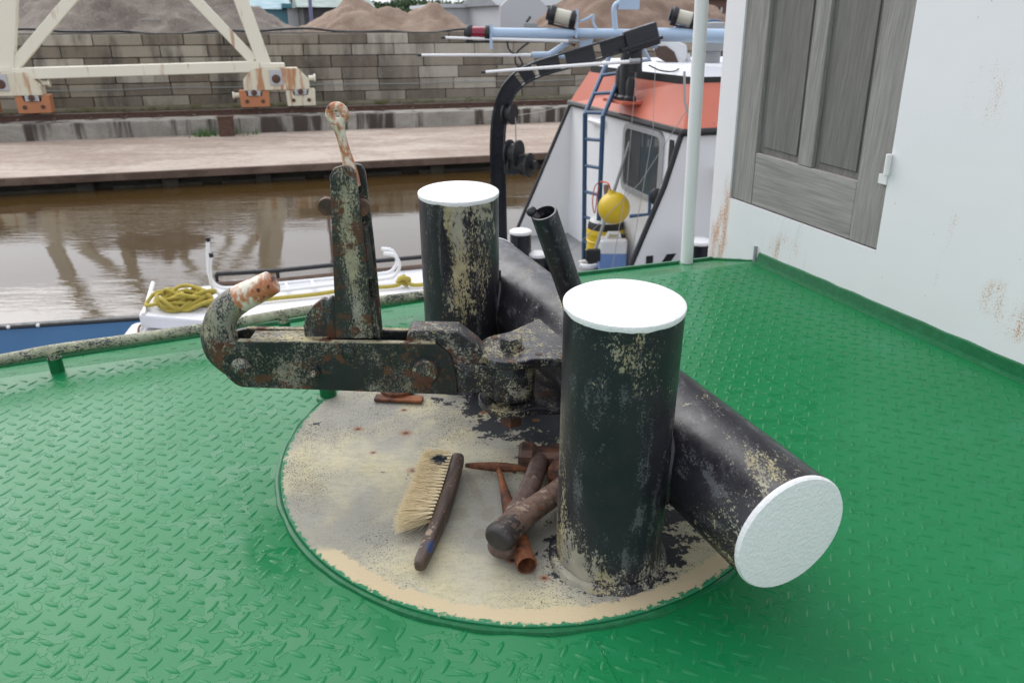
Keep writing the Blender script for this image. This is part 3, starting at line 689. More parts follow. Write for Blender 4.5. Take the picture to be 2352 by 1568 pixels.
# ---------------------------------------------------------------- things on the plate
ZP = .009
r = empty('rust_pad', SH.onz(913, 908, ZP), 'round rusty pad with a flat bar on the plate, below the hook', 'pad', ship=True)
c = SH.onz(913, 900, ZP); MB().lathe([(.032, 0), (.037, .004), (.037, .014), (.032, .018), (.001, .018)], c, n=32, close=False).build('pad', MT['rust_o'], r)
p0 = SH.onz(860, 917, ZP + .006); p1 = SH.onz(969, 922, ZP + .006)
MB().tube([p0, p1], .0035, 8).bar(p0 + Vector((0, .012, -.002)), p1 + Vector((0, .012, -.002)), .022, .006).build('flat_bar', MT['rust'], r)
c = SH.onz(1217, 938, ZP)
MB().prism([(-.016, -.012), (.020, -.008), (.016, .02), (-.018, .016)], c, (1, 0, 0), (0, 1, 0), (0, 0, .024)).build('rust_wedge', MT['rust_o'], None, bevel=.002, ship=True)
tag(bpy.data.objects['rust_wedge'], 'small rusty iron wedge on the plate beneath the pivot bolt', 'wedge')
# hand brush
B0 = SH.onz(962, 1305, ZP + .012); B1 = SH.onz(1053, 1056, ZP + .014)
br = empty('hand_brush', Vector((B0.x, B0.y, ZP)), 'dark wooden hand brush with pale bristles lying on the plate', 'brush', ship=True, rz=math.atan2((B1 - B0).y, (B1 - B0).x) - R(90))
bd = (B1 - B0); BLn = bd.length; bd.normalize(); bs = Vector((-bd.y, bd.x, 0))     # bs points towards the bristles
b = MB(); tt = [0, .003, .008, .016, .028] + [.03 + .94 * i / 22 for i in range(1, 22)] + [.972, .984, .992, .997, 1]; n = len(tt); rings = []
for i in range(n):
    t = tt[i]
    w = .0125 if t > .42 else .0095 + .003 * min(1, t / .42)
    en = min(1, .62 + .38 * (min(1, min(t, 1 - t) / .028)) ** .5)
    w *= en
    hgt = (.0125 + .003 * math.sin(math.pi * t)) * en
    bow = -.006 * math.sin(math.pi * t)
    c = B0 + bd * BLn * t + bs * bow + UP * (.004 + .006 * max(0, t - .4))
    ring = []
    for k in range(14):
        a = 2 * math.pi * k / 14; ca, sa = math.cos(a), math.sin(a)
        ring.append(c + bs * w * math.copysign(abs(ca) ** .6, ca) + UP * hgt * math.copysign(abs(sa) ** .6, sa))
    rings.append(ring)
for ring in rings: b.v += ring
for i in range(n - 1):
    for k in range(14): b.f.append((i * 14 + k, i * 14 + (k + 1) % 14, (i + 1) * 14 + (k + 1) % 14, (i + 1) * 14 + k))
b.f.append(tuple(range(14))); b.f.append(tuple((n - 1) * 14 + k for k in range(14)))
b.build('handle', MT['brushwood'], br, ang=60)
b = MB(); rnd = random.Random(3)
def bristle(p, q, w):
    d = (q - p).normalized(); s1 = d.cross(UP).normalized() * w; s2 = s1.cross(d).normalized() * w
    m = (p + q) / 2 + Vector((rnd.gauss(0, .0008), rnd.gauss(0, .0008), rnd.gauss(0, .0008)))
    vs = []
    for c, k in ((p, 1), (m, .9), (q, .45)):
        for t in (0, 2.094, 4.189): vs.append(c + (s1 * math.cos(t) + s2 * math.sin(t)) * k)
    b.add(vs, [(0, 1, 4, 3), (1, 2, 5, 4), (2, 0, 3, 5), (3, 4, 7, 6), (4, 5, 8, 7), (5, 3, 6, 8), (6, 7, 8)])
NT_ = 20
for i in range(NT_):
    t = .365 + .60 * i / (NT_ - 1)
    for row in range(3):
        base_p = B0 + bd * BLn * t + bs * (.009 - .006 * math.sin(math.pi * t)) + UP * (.003 + .0085 * row + .004)
        fan = (i / (NT_ - 1) - .5)
        for k in range(58):
            o1 = rnd.gauss(0, .0062); Ls = .057 + rnd.gauss(0, .0025) - .006 * max(0, fan)
            lean = -.30 + .16 * fan
            if i == 0: o1 = -abs(o1) * 1.9
            tip = base_p + bs * Ls + bd * (o1 + Ls * lean * .55) + UP * (rnd.gauss(0, .004) - .003 + (row - 1) * .002)
            tip.z = max(tip.z, ZP + .001)
            bristle(base_p + bd * rnd.uniform(-.0016, .0016), tip, .00048)
for k in range(14):
    base_p = B0 + bd * BLn * .36 + bs * .009 + UP * .008
    pp = base_p + bs * rnd.uniform(.01, .05) + bd * rnd.uniform(-.035, -.01) + UP * rnd.uniform(-.008, .015); bristle(base_p, pp, .0004)
tag(b.build('bristles', MT['bristle'], br, ang=180, fix=False), kind='stuff')
# hammers
def hammer_handle(p0, p1, r0, r1, mat, parent, over=(1.0, 1.25)):
    path = []; rad = []
    for t in [0, .002, .006, .012, .02, .032, .05] + [.05 + .95 * i / 20 for i in range(1, 21)]:
        path.append(p0.lerp(p1, t) + UP * .002 * math.sin(t * 9) + UP.cross(p1 - p0).normalized() * .0025 * math.sin(t * 7))
        r = r0 * (1 - t) + r1 * t
        r *= 1 + .16 * math.exp(-(t / .12) ** 2)
        r *= min(1, .58 + .42 * (min(1, t / .035)) ** .42)
        rad.append(r * (1 + .03 * mnoise.noise(Vector((t * 14, r0 * 900, 0)))))
    return MB().tube(path, rad, 22, sq=(1.0, .86)).build('handle', mat, parent, ang=55)
w1 = SH.onz(1150, 1233, .060); w2 = SH.onz(1275, 1128, .052); d = (w2 - w1).normalized(); w3 = w1 + d * .30
h1 = empty('sledge_hammer', Vector((w1.x, w1.y, ZP)), 'sledge hammer with thick split wooden handle end, head behind the post', 'hammer', 'hammers on the plate', ship=True)
M1 = handle_wood('split_ash_handle', (.085, .052, .04), (.19, .12, .085), (1, 1, 1), tip=((0, 0, .05), .06, (.018, .016, .016)))
hammer_handle(w1 - d * .012, w3, .0235, .0175, M1, h1)
hc = w1 + d * .235; s_ = UP.cross(d).normalized()
b = MB(); b.lathe([(.022, -.058), (.026, -.054), (.026, -.022), (.023, -.014), (.023, .014), (.026, .022), (.026, .05), (.022, .054)], hc + UP * (-.018), s_, 8); b.build('head', MT['rust_o'], h1, bevel=.002, ang=30)
q1 = SH.onz(1153, 1258, .034); q2 = SH.onz(1243, 1052, .036); d2 = (q2 - q1).normalized()
h2 = empty('sledge_hammer', Vector((q1.x, q1.y, ZP)), 'brown sledge hammer with its square head at the back of the plate', 'hammer', 'hammers on the plate', ship=True)
M2 = handle_wood('brown_worn_handle', (.075, .046, .038), (.13, .083, .068), (1, 1, 1))
hammer_handle(q1 - d2 * .01, q2 + d2 * .01, .0205, .0165, M2, h2)
ha = SH.onz(1192, 1047, .034); hb = SH.onz(1282, 1052, .034); u_ = (hb - ha).normalized()
b = MB(); v_ = UP.cross(u_)
def sec(p, s): return [p + v_ * a * s + UP * c * s for a, c in ((-1, -.6), (-.6, -1), (.6, -1), (1, -.6), (1, .6), (.6, 1), (-.6, 1), (-1, .6))]
L = (hb - ha).length + .03; secs = [(0, .020), (.006, .0235), (.026, .0235), (.034, .018), (L - .05, .019), (L - .03, .0235), (L - .006, .0235), (L, .02)]
for x, s in secs: b.v += sec(ha + u_ * x, s)
for i in range(len(secs) - 1):
    for k in range(8): b.f.append((i * 8 + k, i * 8 + (k + 1) % 8, i * 8 + 8 + (k + 1) % 8, i * 8 + 8 + k))
b.f.append(tuple(range(8))); b.f.append(tuple(len(secs) * 8 - 8 + k for k in range(8)))
b.build('head', MT['rust_d'], h2, ang=30)
e0 = SH.onz(1210, 1297, .027); e1 = SH.onz(1170, 1170, .024); e2 = SH.onz(1146, 1078, .020)
h3 = empty('chipping_hammer', Vector((e0.x, e0.y, ZP)), 'rusty chipping hammer with pointed head and hollow pipe handle', 'hammer', 'hammers on the plate', ship=True)
path = smoothpath([e0, e0.lerp(e1, .33), e0.lerp(e1, .66), e1, e1.lerp(e2, .5), e2], 4); n = len(path)
rad = [.0165 * (1 - .22 * min(1, i / (n * .55))) if i < n * .55 else .0128 + (.0052 - .0128) * min(1, (i - n * .55) / (n * .3)) for i in range(n)]
dd = (e0 - e1).normalized()
b = MB(); b.tube(path, rad, 20, caps=False); b.lathe([(.0166, -.002), (.0162, .001), (.0146, .001), (.0138, -.003), (.0125, -.09), (.001, -.09)], e0, dd, 20, close=False)
b.build('handle', MT['rust'], h3, ang=60)
g0 = SH.onz(1069, 1068, .022); g1 = SH.onz(1224, 1076, .022); gm = g0.lerp(g1, .5)
b = MB(); b.tube([g0, g0.lerp(g1, .12), g0.lerp(g1, .4), g0.lerp(g1, .6), g0.lerp(g1, .88), g1], [.004, .0062, .0095, .0095, .0062, .004], 8, sq=(.75, 1.1)); b.build('head', MT['rust_o'], h3, ang=30)
# green stub beside the plate
c = SH.onz(755, 914, 0); sb = empty('deck_stub', c, 'short green pipe stub on the deck behind the hook', 'pipe stub', ship=True)
MB().lathe([(.022, 0), (.018, .004), (.0175, .05), (.0175, .060), (.001, .061)], c, n=24, close=False).build('pipe', MT['trim'], sb)
MB().lathe([(.027, 0), (.024, .006), (.018, .009)], c, n=24, close=False).build('weld', MT['trim'], sb)

# ---------------------------------------------------------------- rope guard rail at the deck edge
RZ = .052
rp_ = [SH.onz(x, y, RZ) for x, y in ((-600, 925), (-250, 868), (0, 827), (120, 804), (300, 779), (480, 752), (650, 722), (820, 697), (975, 678), (1060, 668))]
rail = empty('guard_rail', rp_[4] - UP * RZ, 'low worn pipe rail along the green deck edge', 'rail', ship=True)
endp = rp_[-1] + E1 * .04 - UP * .03
b = MB(); b.tube(smoothpath(rp_ + [endp, endp + E1 * .01 - UP * .07], 4), .0135, 14); b.build('pipe', MT['rail'], rail)
for x, y in ((120, 806), (650, 724), (-420, 895)):
    p = SH.onz(x, y, RZ); g = p - UP * (RZ + .035)
    MB().tube([p, p - UP * .012, p - UP * .022], [.012, .013, .0145], 14).build('post_collar', MT['rail'], rail)
    MB().tube([p - UP * .018, g + UP * .012, g + UP * .004, g - UP * .01], [.0155, .0155, .018, .022], 16).build('post', MT['trim'], rail)

# ---------------------------------------------------------------- white deckhouse with wooden door
house = empty('deckhouse', WO, 'white painted steel deckhouse with a weathered wooden door', 'deckhouse', ship=True, rz=math.atan2(WW.y, WW.x))
RK = -.055
def hv(s, d, h): return WO + WW * (s + RK * h) + WN * d + UP * h
def hbox(s0, s1, d0, d1, h0, h1):
    v = [hv(s, d, h) for h in (h0, h1) for d in (d0, d1) for s in (s0, s1)]
    return v, [(0, 2, 3, 1), (4, 5, 7, 6), (0, 1, 5, 4), (2, 6, 7, 3), (1, 3, 7, 5), (0, 4, 6, 2)]
S0, S1, HT = -.243, 3.2, 2.2
DL, DR, DB, DT = -.158, .431, .167, 1.95
b = MB()
b.add(*hbox(S0, S1, 0, .012, -.12, DB)); b.add(*hbox(S0, DL, 0, .012, DB, HT)); b.add(*hbox(DR, S1, 0, .012, DB, HT)); b.add(*hbox(DL, DR, 0, .012, DT, HT))
b.build('wall', MT['wall'], house, smooth=False)
b = MB(); b.add(*hbox(S0, S0 + .012, .0125, 1.8, -.12, HT)); b.build('end_wall', MT['wall'], house, smooth=False)
b = MB(); b.add(*hbox(S0 - .05, S1, -.05, 1.85, HT + .001, HT + .05)); b.build('roof', MT['wall'], house, smooth=False)
b = MB(); b.add(*hbox(DL - .03, DR + .03, .034, .040, DB - .04, DT + .03)); b.build('door_recess', MT['hull'], house, smooth=False)
# door of stiles, rails and panels, set a little behind the plating
G = .003
b = MB(); b.add(*hbox(DL + G, DR - G, .0302, .0335, DB + G, DT - G)); door = b.build('door', MT['wood_d'], house, smooth=False)
def dpart(s0, s1, h0, h1, d0, d1, name, mat, bev=.003):
    b = MB(); b.add(*hbox(s0, s1, d0, d1, h0, h1)); return b.build(name, MT[mat], door, bevel=bev, smooth=True)
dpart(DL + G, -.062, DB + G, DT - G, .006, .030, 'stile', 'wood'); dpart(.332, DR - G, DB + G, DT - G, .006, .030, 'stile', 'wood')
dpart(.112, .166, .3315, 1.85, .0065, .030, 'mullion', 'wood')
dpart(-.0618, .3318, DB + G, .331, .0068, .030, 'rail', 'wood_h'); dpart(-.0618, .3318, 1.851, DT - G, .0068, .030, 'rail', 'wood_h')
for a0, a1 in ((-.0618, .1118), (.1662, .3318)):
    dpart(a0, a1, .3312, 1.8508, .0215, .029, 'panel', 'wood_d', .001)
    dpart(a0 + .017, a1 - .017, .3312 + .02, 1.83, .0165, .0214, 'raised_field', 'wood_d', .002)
hg = SH.aty(2041, 372, 1.9)
b = MB(); b.tube([hv(.431, -.009, .372), hv(.431, -.009, .425)], .0075, 14); b.add(*hbox(.405, .431, -.004, .0005, .345, .37)); b.build('hinge', MT['pole'], house, bevel=.001)
# green kick strip and weld along its foot
b = MB(); v = []; n = 46; rnd = random.Random(11)
for i in range(n + 1):
    s = .004 + (S1 - .004) * (i / n) ** 1.4; k = mnoise.noise(Vector((s * 14, 3, 1))) * .004 + mnoise.noise(Vector((s * 55, 8, 1))) * .002
    v += [hv(s, -.0045, 0.0), hv(s, -.0045, .030 + k), hv(s, .0005, .033 + k), hv(s, -.030, .0006), hv(s, -.012, .006)]
b.v = v
for i in range(n):
    a, c = i * 5, i * 5 + 5
    b.f += [(a + 1, a + 2, c + 2, c + 1), (a + 4, a + 1, c + 1, c + 4), (a + 3, a + 4, c + 4, c + 3)]
b.build('kick_strip', MT['trim'], house, ang=25)
b = MB(); v = []
for i in range(15):
    t = i / 14; s = -.243 + .225 * t; z = -.078 + .062 * t; k = mnoise.noise(Vector((s * 30, 1, 1))) * .004
    v += [hv(s, -.004, z - .02), hv(s, -.004, z + .014 + k), hv(s, .0005, z + .017 + k)]
b.v = v
for i in range(14):
    a, c = i * 3, i * 3 + 3; b.f += [(a, a + 1, c + 1, c), (a + 1, a + 2, c + 2, c + 1)]
b.build('kick_strip', MT['trim'], house, smooth=False)
MB().tube([hv(-.012, -.003, -.006), hv(-.012, -.003, .048)], .006, 8).build('weld_seam', MT['grey'], house)
# white pole at the deck edge
pb_ = SH.onz(1577, 607, -.06); pt = SH.aty(1612, 0, 2.52) ; dp = (pt - pb_)
pole = empty('white_pole', pb_, 'slim chipped white pole standing at the deck edge beside the deckhouse', 'pole', ship=True)
MB().tube([pb_ - UP * .01, pb_ + dp * 2.0], .0205, 20).build('pole', MT['pole'], pole)
MB().lathe([(.028, -.006), (.026, .004), (.021, .008)], pb_, n=20, close=False).build('foot_weld', MT['trim'], pole)
# ================================================================== LEVEL WORLD: water, quay, yard
ZW, ZQ, ZL = -2.48, -2.13, -1.70
b = MB(); b.add([(-70, -30, ZW), (70, -30, ZW), (70, 40, ZW), (-70, 30, ZW)], [(0, 1, 2, 3)]); wt = b.build('water', MT['water'], None, smooth=False); tag(wt, kind='structure')
QA = R(16.5); QX = Vector((math.cos(QA), math.sin(QA), 0)); QY = Vector((-math.sin(QA), math.cos(QA), 0)); QO = Vector((-5.5, 17.45, 0))
def qv(x, y, z): return QO + QX * x + QY * y + UP * z
def qbox(b, x0, x1, y0, y1, z0, z1):
    v = [qv(x, y, z) for z in (z0, z1) for y in (y0, y1) for x in (x0, x1)]
    return b.add(v, [(0, 2, 3, 1), (4, 5, 7, 6), (0, 1, 5, 4), (2, 6, 7, 3), (1, 3, 7, 5), (0, 4, 6, 2)])
quay = empty('quay', qv(0, 0, ZQ)); tag(quay, kind='structure')
qbox(MB(), -32, 45, .06, 5.8, ZQ - .14, ZQ).build('apron_slab', MT['quay'], quay, smooth=False)
qbox(MB(), -32, 45, -.04, .058, ZQ - .15, ZQ + .012).build('edge_beam', MT['fascia'], quay, smooth=False, bevel=.015)
qbox(MB(), -32, 45, .30, 5.8, ZW - 1, ZQ - .141).build('quay_face', MT['pile'], quay, smooth=False)
for i in range(-9, 16):
    x = i * 1.9 + random.uniform(-.2, .2)
    qbox(MB(), x - .17, x + .17, .10, .299, ZW - .6, ZQ - .152).build('pile', MT['pile'], quay, smooth=False, bevel=.03)
for i in range(-8, 14):
    x = i * 2.2
    qbox(MB(), x - .9, x + .9, .16, .298, ZW - .05, ZW + .07).build('waling', MT['pile'], quay, smooth=False, bevel=.02)
# ledge carrying the crane rail
qbox(MB(), -32, 45, 5.801, 8.95, ZQ - .3, ZL).build('ledge', MT['ledge'], quay, smooth=False, bevel=.03)
qbox(MB(), -32, 45, 8.45, 8.93, ZL + .001, ZL + .12).build('kerb', MT['moss'], quay, smooth=False, bevel=.03)
b = MB()
for y0 in (6.75,):
    qbox(b, -32, 45, y0 - .11, y0 + .11, ZL + .001, ZL + .03); qbox(b, -32, 45, y0 - .025, y0 + .025, ZL + .03, ZL + .11); qbox(b, -32, 45, y0 - .045, y0 + .045, ZL + .11, ZL + .15)
b.build('crane_rail', MT['rust_d'], quay, smooth=False)
for i in range(-12, 14):
    qbox(MB(), i * .9 - .04, i * .9 + .04, 6.53, 6.62, ZL + .002, ZL + .06).build('rail_clip', MT['fascia'], quay, smooth=False)
# rusty post and weeds on the apron
c = qv(-.9, 5.45, ZQ); bp = empty('bollard_box', c, 'short rusty brown steel post against the quay ledge', 'post')
qbox(MB(), -1.12, -.72, 5.3, 5.62, ZQ, ZQ + .50).build('post', MT['rust_d'], bp, bevel=.01); qbox(MB(), -1.15, -.69, 5.27, 5.65, ZQ + .501, ZQ + .53).build('lid', MT['rust_d'], bp, bevel=.008)
b = MB(); rnd = random.Random(5)
for k in range(70):
    x = rnd.gauss(-1.5, .22) if k % 5 else rnd.gauss(-.4, .15); p = qv(x, 5.55 + rnd.uniform(-.25, .2), ZQ); h = rnd.uniform(.08, .3); a = rnd.uniform(0, 6.28); l = Vector((math.cos(a), math.sin(a), 0))
    b.add([p + l * .02, p - l * .02, p + UP * h + l.cross(UP) * rnd.uniform(-.12, .12)], [(0, 1, 2)])
tag(b.build('weeds', MT['weed'], None, smooth=False, fix=False), 'green weeds growing at the foot of the quay ledge', 'weeds', kind='stuff')
# block wall
wall = empty('block_wall', qv(0, 8.95, ZL), 'long weathered stone block retaining wall behind the crane rail', 'wall')
WY, WH = 8.95, 2.16
qbox(MB(), -32, 45, WY + .06, WY + .8, ZL - .2, ZL + WH - .03).build('wall_core', MT['mortar'], wall, smooth=False)
NC = 6; ch = [.40, .37, .37, .36, .34, .32]; rnd = random.Random(21)
def block_mesh(w, h, seed):
    bm = bmesh.new(); bmesh.ops.create_cube(bm, size=1)
    for v in bm.verts: v.co = Vector((v.co.x * (w - .022), v.co.y * .22, v.co.z * (h - .018)))
    r_ = random.Random(seed)
    for v in bm.verts: v.co += Vector((r_.uniform(-.006, .006), r_.uniform(-.012, .012), r_.uniform(-.006, .006)))
    bmesh.ops.bevel(bm, geom=list(bm.edges), offset=.016, segments=1, affect='EDGES')
    me = bpy.data.meshes.new('block'); bm.to_mesh(me); bm.free(); me.materials.append(MT['stone']); return me
z = ZL
BM = {}
for ci in range(NC):
    h = ch[ci]; x = -13.0 + rnd.uniform(0, .8)
    while x < 16:
        wi = rnd.choice((1.15, 1.35, 1.35, 1.5)) if ci > 0 else 1.35
        key = (wi, ci); 
        if key not in BM: BM[key] = block_mesh(wi, h, len(BM))
        o = bpy.data.objects.new('block', BM[key]); COL.objects.link(o); o.parent = wall
        p = qv(x + wi / 2, WY + .02 + rnd.uniform(-.012, .012), z + h / 2) - wall.location
        o.location = p; o.rotation_euler = (0, 0, QA + (math.pi if rnd.random() < .0 else 0))
        x += wi
    z += h
WT = z
b = MB(); x = -14
qbox(MB(), -32, 45, WY - .02, WY + .82, WT + .001, WT + .03).build('wall_coping', MT['mortar'], wall, smooth=False, bevel=.01)
# hose along the wall top, wire along its face
pts = [qv(-15 + i * .8, WY + .18 + .04 * math.sin(i * 1.3), WT + .07 + .05 * math.sin(i * .7) + .035 * math.sin(i * 1.9)) for i in range(34)]
tag(MB().tube(smoothpath(pts, 3), .035, 8).build('hose', MT['cable']), 'black hose lying along the top of the block wall', 'hose')
pts = [qv(-13 + i * 1.5, WY - .16, ZL + .62 + .02 * math.sin(i * 2)) for i in range(18)]
tag(MB().tube(pts, .014, 6).build('wire', MT['grey']), 'thin grey wire strung along the face of the block wall', 'wire')
yard = MB(); yard.add([qv(-80, WY + .81, WT - .35), qv(90, WY + .81, WT - .35), qv(300, 420, WT - .35), qv(-300, 420, WT - .35)], [(0, 1, 2, 3)])
tag(yard.build('ground', MT['ground'], None, smooth=False), kind='structure')
qbox(MB(), -3.3, -2.75, WY + 1.6, WY + 2.3, WT - .34, WT + .42).build('concrete_block', MT['ytank'], None, bevel=.03); tag(bpy.data.objects['concrete_block'], 'grey concrete block between the gravel and sand heaps', 'block')
# heaps: natural cones with slumped flanks
def heap(name, mat, label, cones, seed, ext=.36):
    cx0 = min(c[0] - c[3] for c in cones); cx1 = max(c[0] + c[3] for c in cones); cy0 = min(c[1] - c[3] for c in cones); cy1 = max(c[1] + c[3] for c in cones)
    nx, ny = int((cx1 - cx0) / .11), int((cy1 - cy0) / .11); b = MB()
    for j in range(ny + 1):
        for i in range(nx + 1):
            x = cx0 + (cx1 - cx0) * i / nx; y = cy0 + (cy1 - cy0) * j / ny; h = -1
            for (px, py, hh, rr) in cones:
                q = Vector((x * .35 + seed, y * .35, 1)); rad = math.hypot(x - px, y - py) * (1 + .13 * mnoise.noise(Vector((math.atan2(y - py, x - px) * 1.6, seed, px))))
                t = 1 - rad / rr; h = max(h, hh * (t if t > 0 else t * .5) - .1 * hh * max(0, t - .9))
            p3 = Vector((x, y, seed))
            h += .26 * mnoise.noise(p3 * .6) + .20 * abs(mnoise.noise(p3 * 1.3)) + .10 * mnoise.noise(p3 * 2.9) + .05 * mnoise.noise(p3 * 6)
            b.v.append(qv(x, y, WT - .36 + max(h, -.06)))
    for j in range(ny):
        for i in range(nx): b.f.append((j * (nx + 1) + i, j * (nx + 1) + i + 1, (j + 1) * (nx + 1) + i + 1, (j + 1) * (nx + 1) + i))
    tag(b.build(name, mat, None, ang=180, fix=False), label, 'heap', 'heaps behind the wall')
def qx_at(px, y):          # quay-frame x of the point seen in column px, at distance y from the edge
    o = qv(0, y, 0); d = FA.ray(px, 60)
    # solve (o + QX*s) x-ratio
    return (d.x * o.y - d.y * o.x) / (d.y * QX.x - d.x * QX.y)
Y1 = WY + 5.2
heap('gravel_heap', MT['gravel'], 'big grey gravel heap behind the wall and the cream crane', [(qx_at(300, Y1), Y1 - .0, 3.0, 4.9), (qx_at(120, Y1), Y1 + 1.2, 2.6, 4.6), (qx_at(480, Y1), Y1 - .2, 1.9, 4.0)], 3.3)
Y2 = WY + 4.2
heap('sand_heap', MT['sand'], 'pale sand heap with two peaks in the middle of the yard', [(qx_at(815, Y2 + .6), Y2 + .8, 1.55, 2.5), (qx_at(905, Y2), Y2 + .2, 1.18, 2.3), (qx_at(990, Y2 + .4), Y2 + .4, 1.45, 2.3)], 8.1)
Y3 = WY + 5.6
heap('sand_heap', MT['sand2'], 'tall brown sand heap behind the mast of the red and white boat', [(qx_at(1400, Y3), Y3, 2.75, 4.1), (qx_at(1520, Y3), Y3 + .6, 2.6, 4.2)], 15.7)
# small machine between the heaps
c = qv(qx_at(1218, WY + 2.5), WY + 2.5, WT - .35); mc = empty('pump_unit', c, 'small grey and brown machine standing between the sand heaps', 'machine')
b = MB(); b.box(c + UP * .5, (.5, .4, .3)); b.build('engine', MT['grey'], mc, bevel=.03); MB().box(c + UP * .3 + QX * .35, (.9, .45, .12)).build('frame', MT['rust_d'], mc, bevel=.02)
MB().tube([c + UP * .6 - QX * .2, c + UP * .85], .05, 8).build('exhaust', MT['cable'], mc)
# ---- buildings beyond the heaps
def roofbox(name, label, px0, px1, y, ytop, yeave, depth, walls, roofm, ridge=0, win=(), cat='building', wins_dark='darkshed', front=None):
    """gabled or flat shed; front wall spans columns px0..px1 at distance y from the quay edge"""
    x0, x1 = qx_at(px0, y), qx_at(px1, y)
    def zof(py): 
        o = qv((x0 + x1) / 2, y, 0); return FA.aty(CX, py, o.y).z
    ze, zr = zof(yeave), zof(ytop); zb_ = WT - .35
    root = empty(name, qv((x0 + x1) / 2, y, zb_), label, cat)
    qbox(MB(), x0, x1, y, y + depth, zb_, ze).build('wall', MT[walls], root, smooth=False)
    b = MB(); o = .3
    if ridge:
        v = [qv(x0 - o, y - o, ze + .01), qv(x1 + o, y - o, ze + .01), qv(x1 + o, y + depth / 2, zr), qv(x0 - o, y + depth / 2, zr), qv(x1 + o, y + depth + o, ze + .01), qv(x0 - o, y + depth + o, ze + .01)]
        b.add(v, [(0, 1, 2, 3), (3, 2, 4, 5), (0, 3, 5), (1, 4, 2), (0, 5, 4, 1)])
    else: qbox(b, x0 - o, x1 + o, y - o, y + depth + o, ze + .01, ze + .25)
    rf = b.build('roof', MT[roofm], root, smooth=False)
    n = max(3, int((x1 - x0) / .9)); b = MB()
    for i in range(1, n): 
        xx = x0 + (x1 - x0) * i / n; qbox(b, xx - .03, xx + .03, y - .04, y - .002, zb_, ze - .02)
    if walls in ('tealwall', 'shedwhite'): tag(b.build('sheet_ribs', MT[walls], root, smooth=False), kind='stuff')
    for (a0, a1, t0, t1) in win:
        xa, xb = qx_at(a0, y), qx_at(a1, y); za, zc = zof(t1), zof(t0)
        w = qbox(MB(), xa, xb, y - .06, y + .0, za, zc).build('window', MT[wins_dark], root, smooth=False)
        b = MB(); nb = 3
        for i in range(nb + 1): xx = xa + (xb - xa) * i / nb; qbox(b, xx - .05, xx + .05, y - .10, y - .061, za, zc)
        qbox(b, xa, xb, y - .11, y - .101, (za + zc) / 2 - .05, (za + zc) / 2 + .05)
        OFF[w] = OFF[root]; b.build('frame', MT['shedwhite'], w, smooth=False)
    return root
roofbox('blue_shed', 'teal metal shed with blue roof behind the crane leg', 520, 662, 34, -12, 22, 9, 'tealwall', 'teal', 1)
roofbox('pale_shed', 'white sheet walled shed beside the teal shed', 664, 735, 33, 12, 20, 8, 'shedwhite', 'teal', 0)
roofbox('open_shed', 'low open shed with grey roof and green edge behind the sand', 700, 850, 26, -20, 18, 7, 'darkshed', 'roofgreen', 1)
roofbox('long_shed', 'long low white shed with flat eaves left of the grey gable', 1012, 1146, 38, 8, 19, 10, 'shedwhite', 'shedwhite', 0)
gb = roofbox('gable_house', 'pale grey gabled building behind the sand heaps', 1150, 1290, 30, -40, 14, 9, 'gable', 'roofgrey', 1)
roofbox('brick_house', 'dark brick building with white framed windows at the right of the yard', 1600, 1720, 30, -45, 0, 8, 'brickb', 'roofgrey', 1, win=((1622, 1652, 18, 42), (1668, 1700, 18, 42)))
# gable wall
x0, x1 = qx_at(1147, 29.6), qx_at(1262, 29.6); zt_ = FA.aty(CX, -4, qv(0, 29.6, 0).y).z
b = MB(); pts = [(x0, WT - .35), (x1, WT - .35), (x1, FA.aty(CX, 25, qv(x1, 29.6, 0).y).z), ((x0 + x1) / 2 + .5, FA.aty(CX, -12, qv(x1, 29.6, 0).y).z), (x0 + .6, FA.aty(CX, -6, qv(x0, 29.6, 0).y).z), (x0, FA.aty(CX, 16, qv(x0, 29.6, 0).y).z)]
b.prism(pts, qv(0, 29.4, 0), QX, UP, QY * .2); b.build('gable_wall', MT['gable'], gb, smooth=False)
c = qv(qx_at(717, 22), 22, WT - .35); vp = empty('yard_pole', c, 'violet grey steel pole in the yard behind the sand heap', 'pole')
MB().tube([c, c + UP * 6], .085, 10).build('shaft', MT['purple'], vp); MB().box(c + UP * .03, (.4, .4, .06)).build('foot_plate', MT['purple'], vp)
# trees on the skyline
def tree(px, y, top, wid, label, seed, leaf):
    rnd = random.Random(seed); x = qx_at(px, y); zb_ = WT - .35; o = qv(x, y, zb_); zt = FA.aty(CX, top, o.y).z
    root = empty('tree', o, label, 'tree', 'trees on the skyline'); Hh = zt - zb_
    MB().tube([o, o + UP * Hh * .35, o + UP * Hh * .8], [.28, .22, .05], 8).build('trunk', MT['bark'], root)
    b = MB()
    cl = [(rnd.gauss(0, wid * .38), rnd.gauss(0, wid * .38), Hh * (.3 + .62 * rnd.random() ** .8), wid * rnd.uniform(.16, .3)) for _ in range(34)]
    for (cx_, cy_, cz_, cr) in cl:
        k = max(0, 1 - abs(cz_ / Hh - .55) * 1.2)
        cx_ *= .4 + k; cy_ *= .4 + k
        for _ in range(110):
            d = Vector((rnd.gauss(0, 1), rnd.gauss(0, 1), rnd.gauss(0, .8))).normalized() * cr * rnd.uniform(.45, 1.05)
            p = o + Vector((cx_, cy_, min(cz_, Hh - cr))) + d; a = Vector((rnd.gauss(0, 1), rnd.gauss(0, 1), rnd.gauss(0, 1))).normalized() * .16; c_ = a.cross(Vector((rnd.gauss(0, 1), rnd.gauss(0, 1), rnd.gauss(0, 1)))).normalized() * .11
            b.add([p - a, p + c_, p + a, p - c_], [(0, 1, 2, 3)])
    b.build('crown', MT[leaf], root, smooth=False, fix=False)
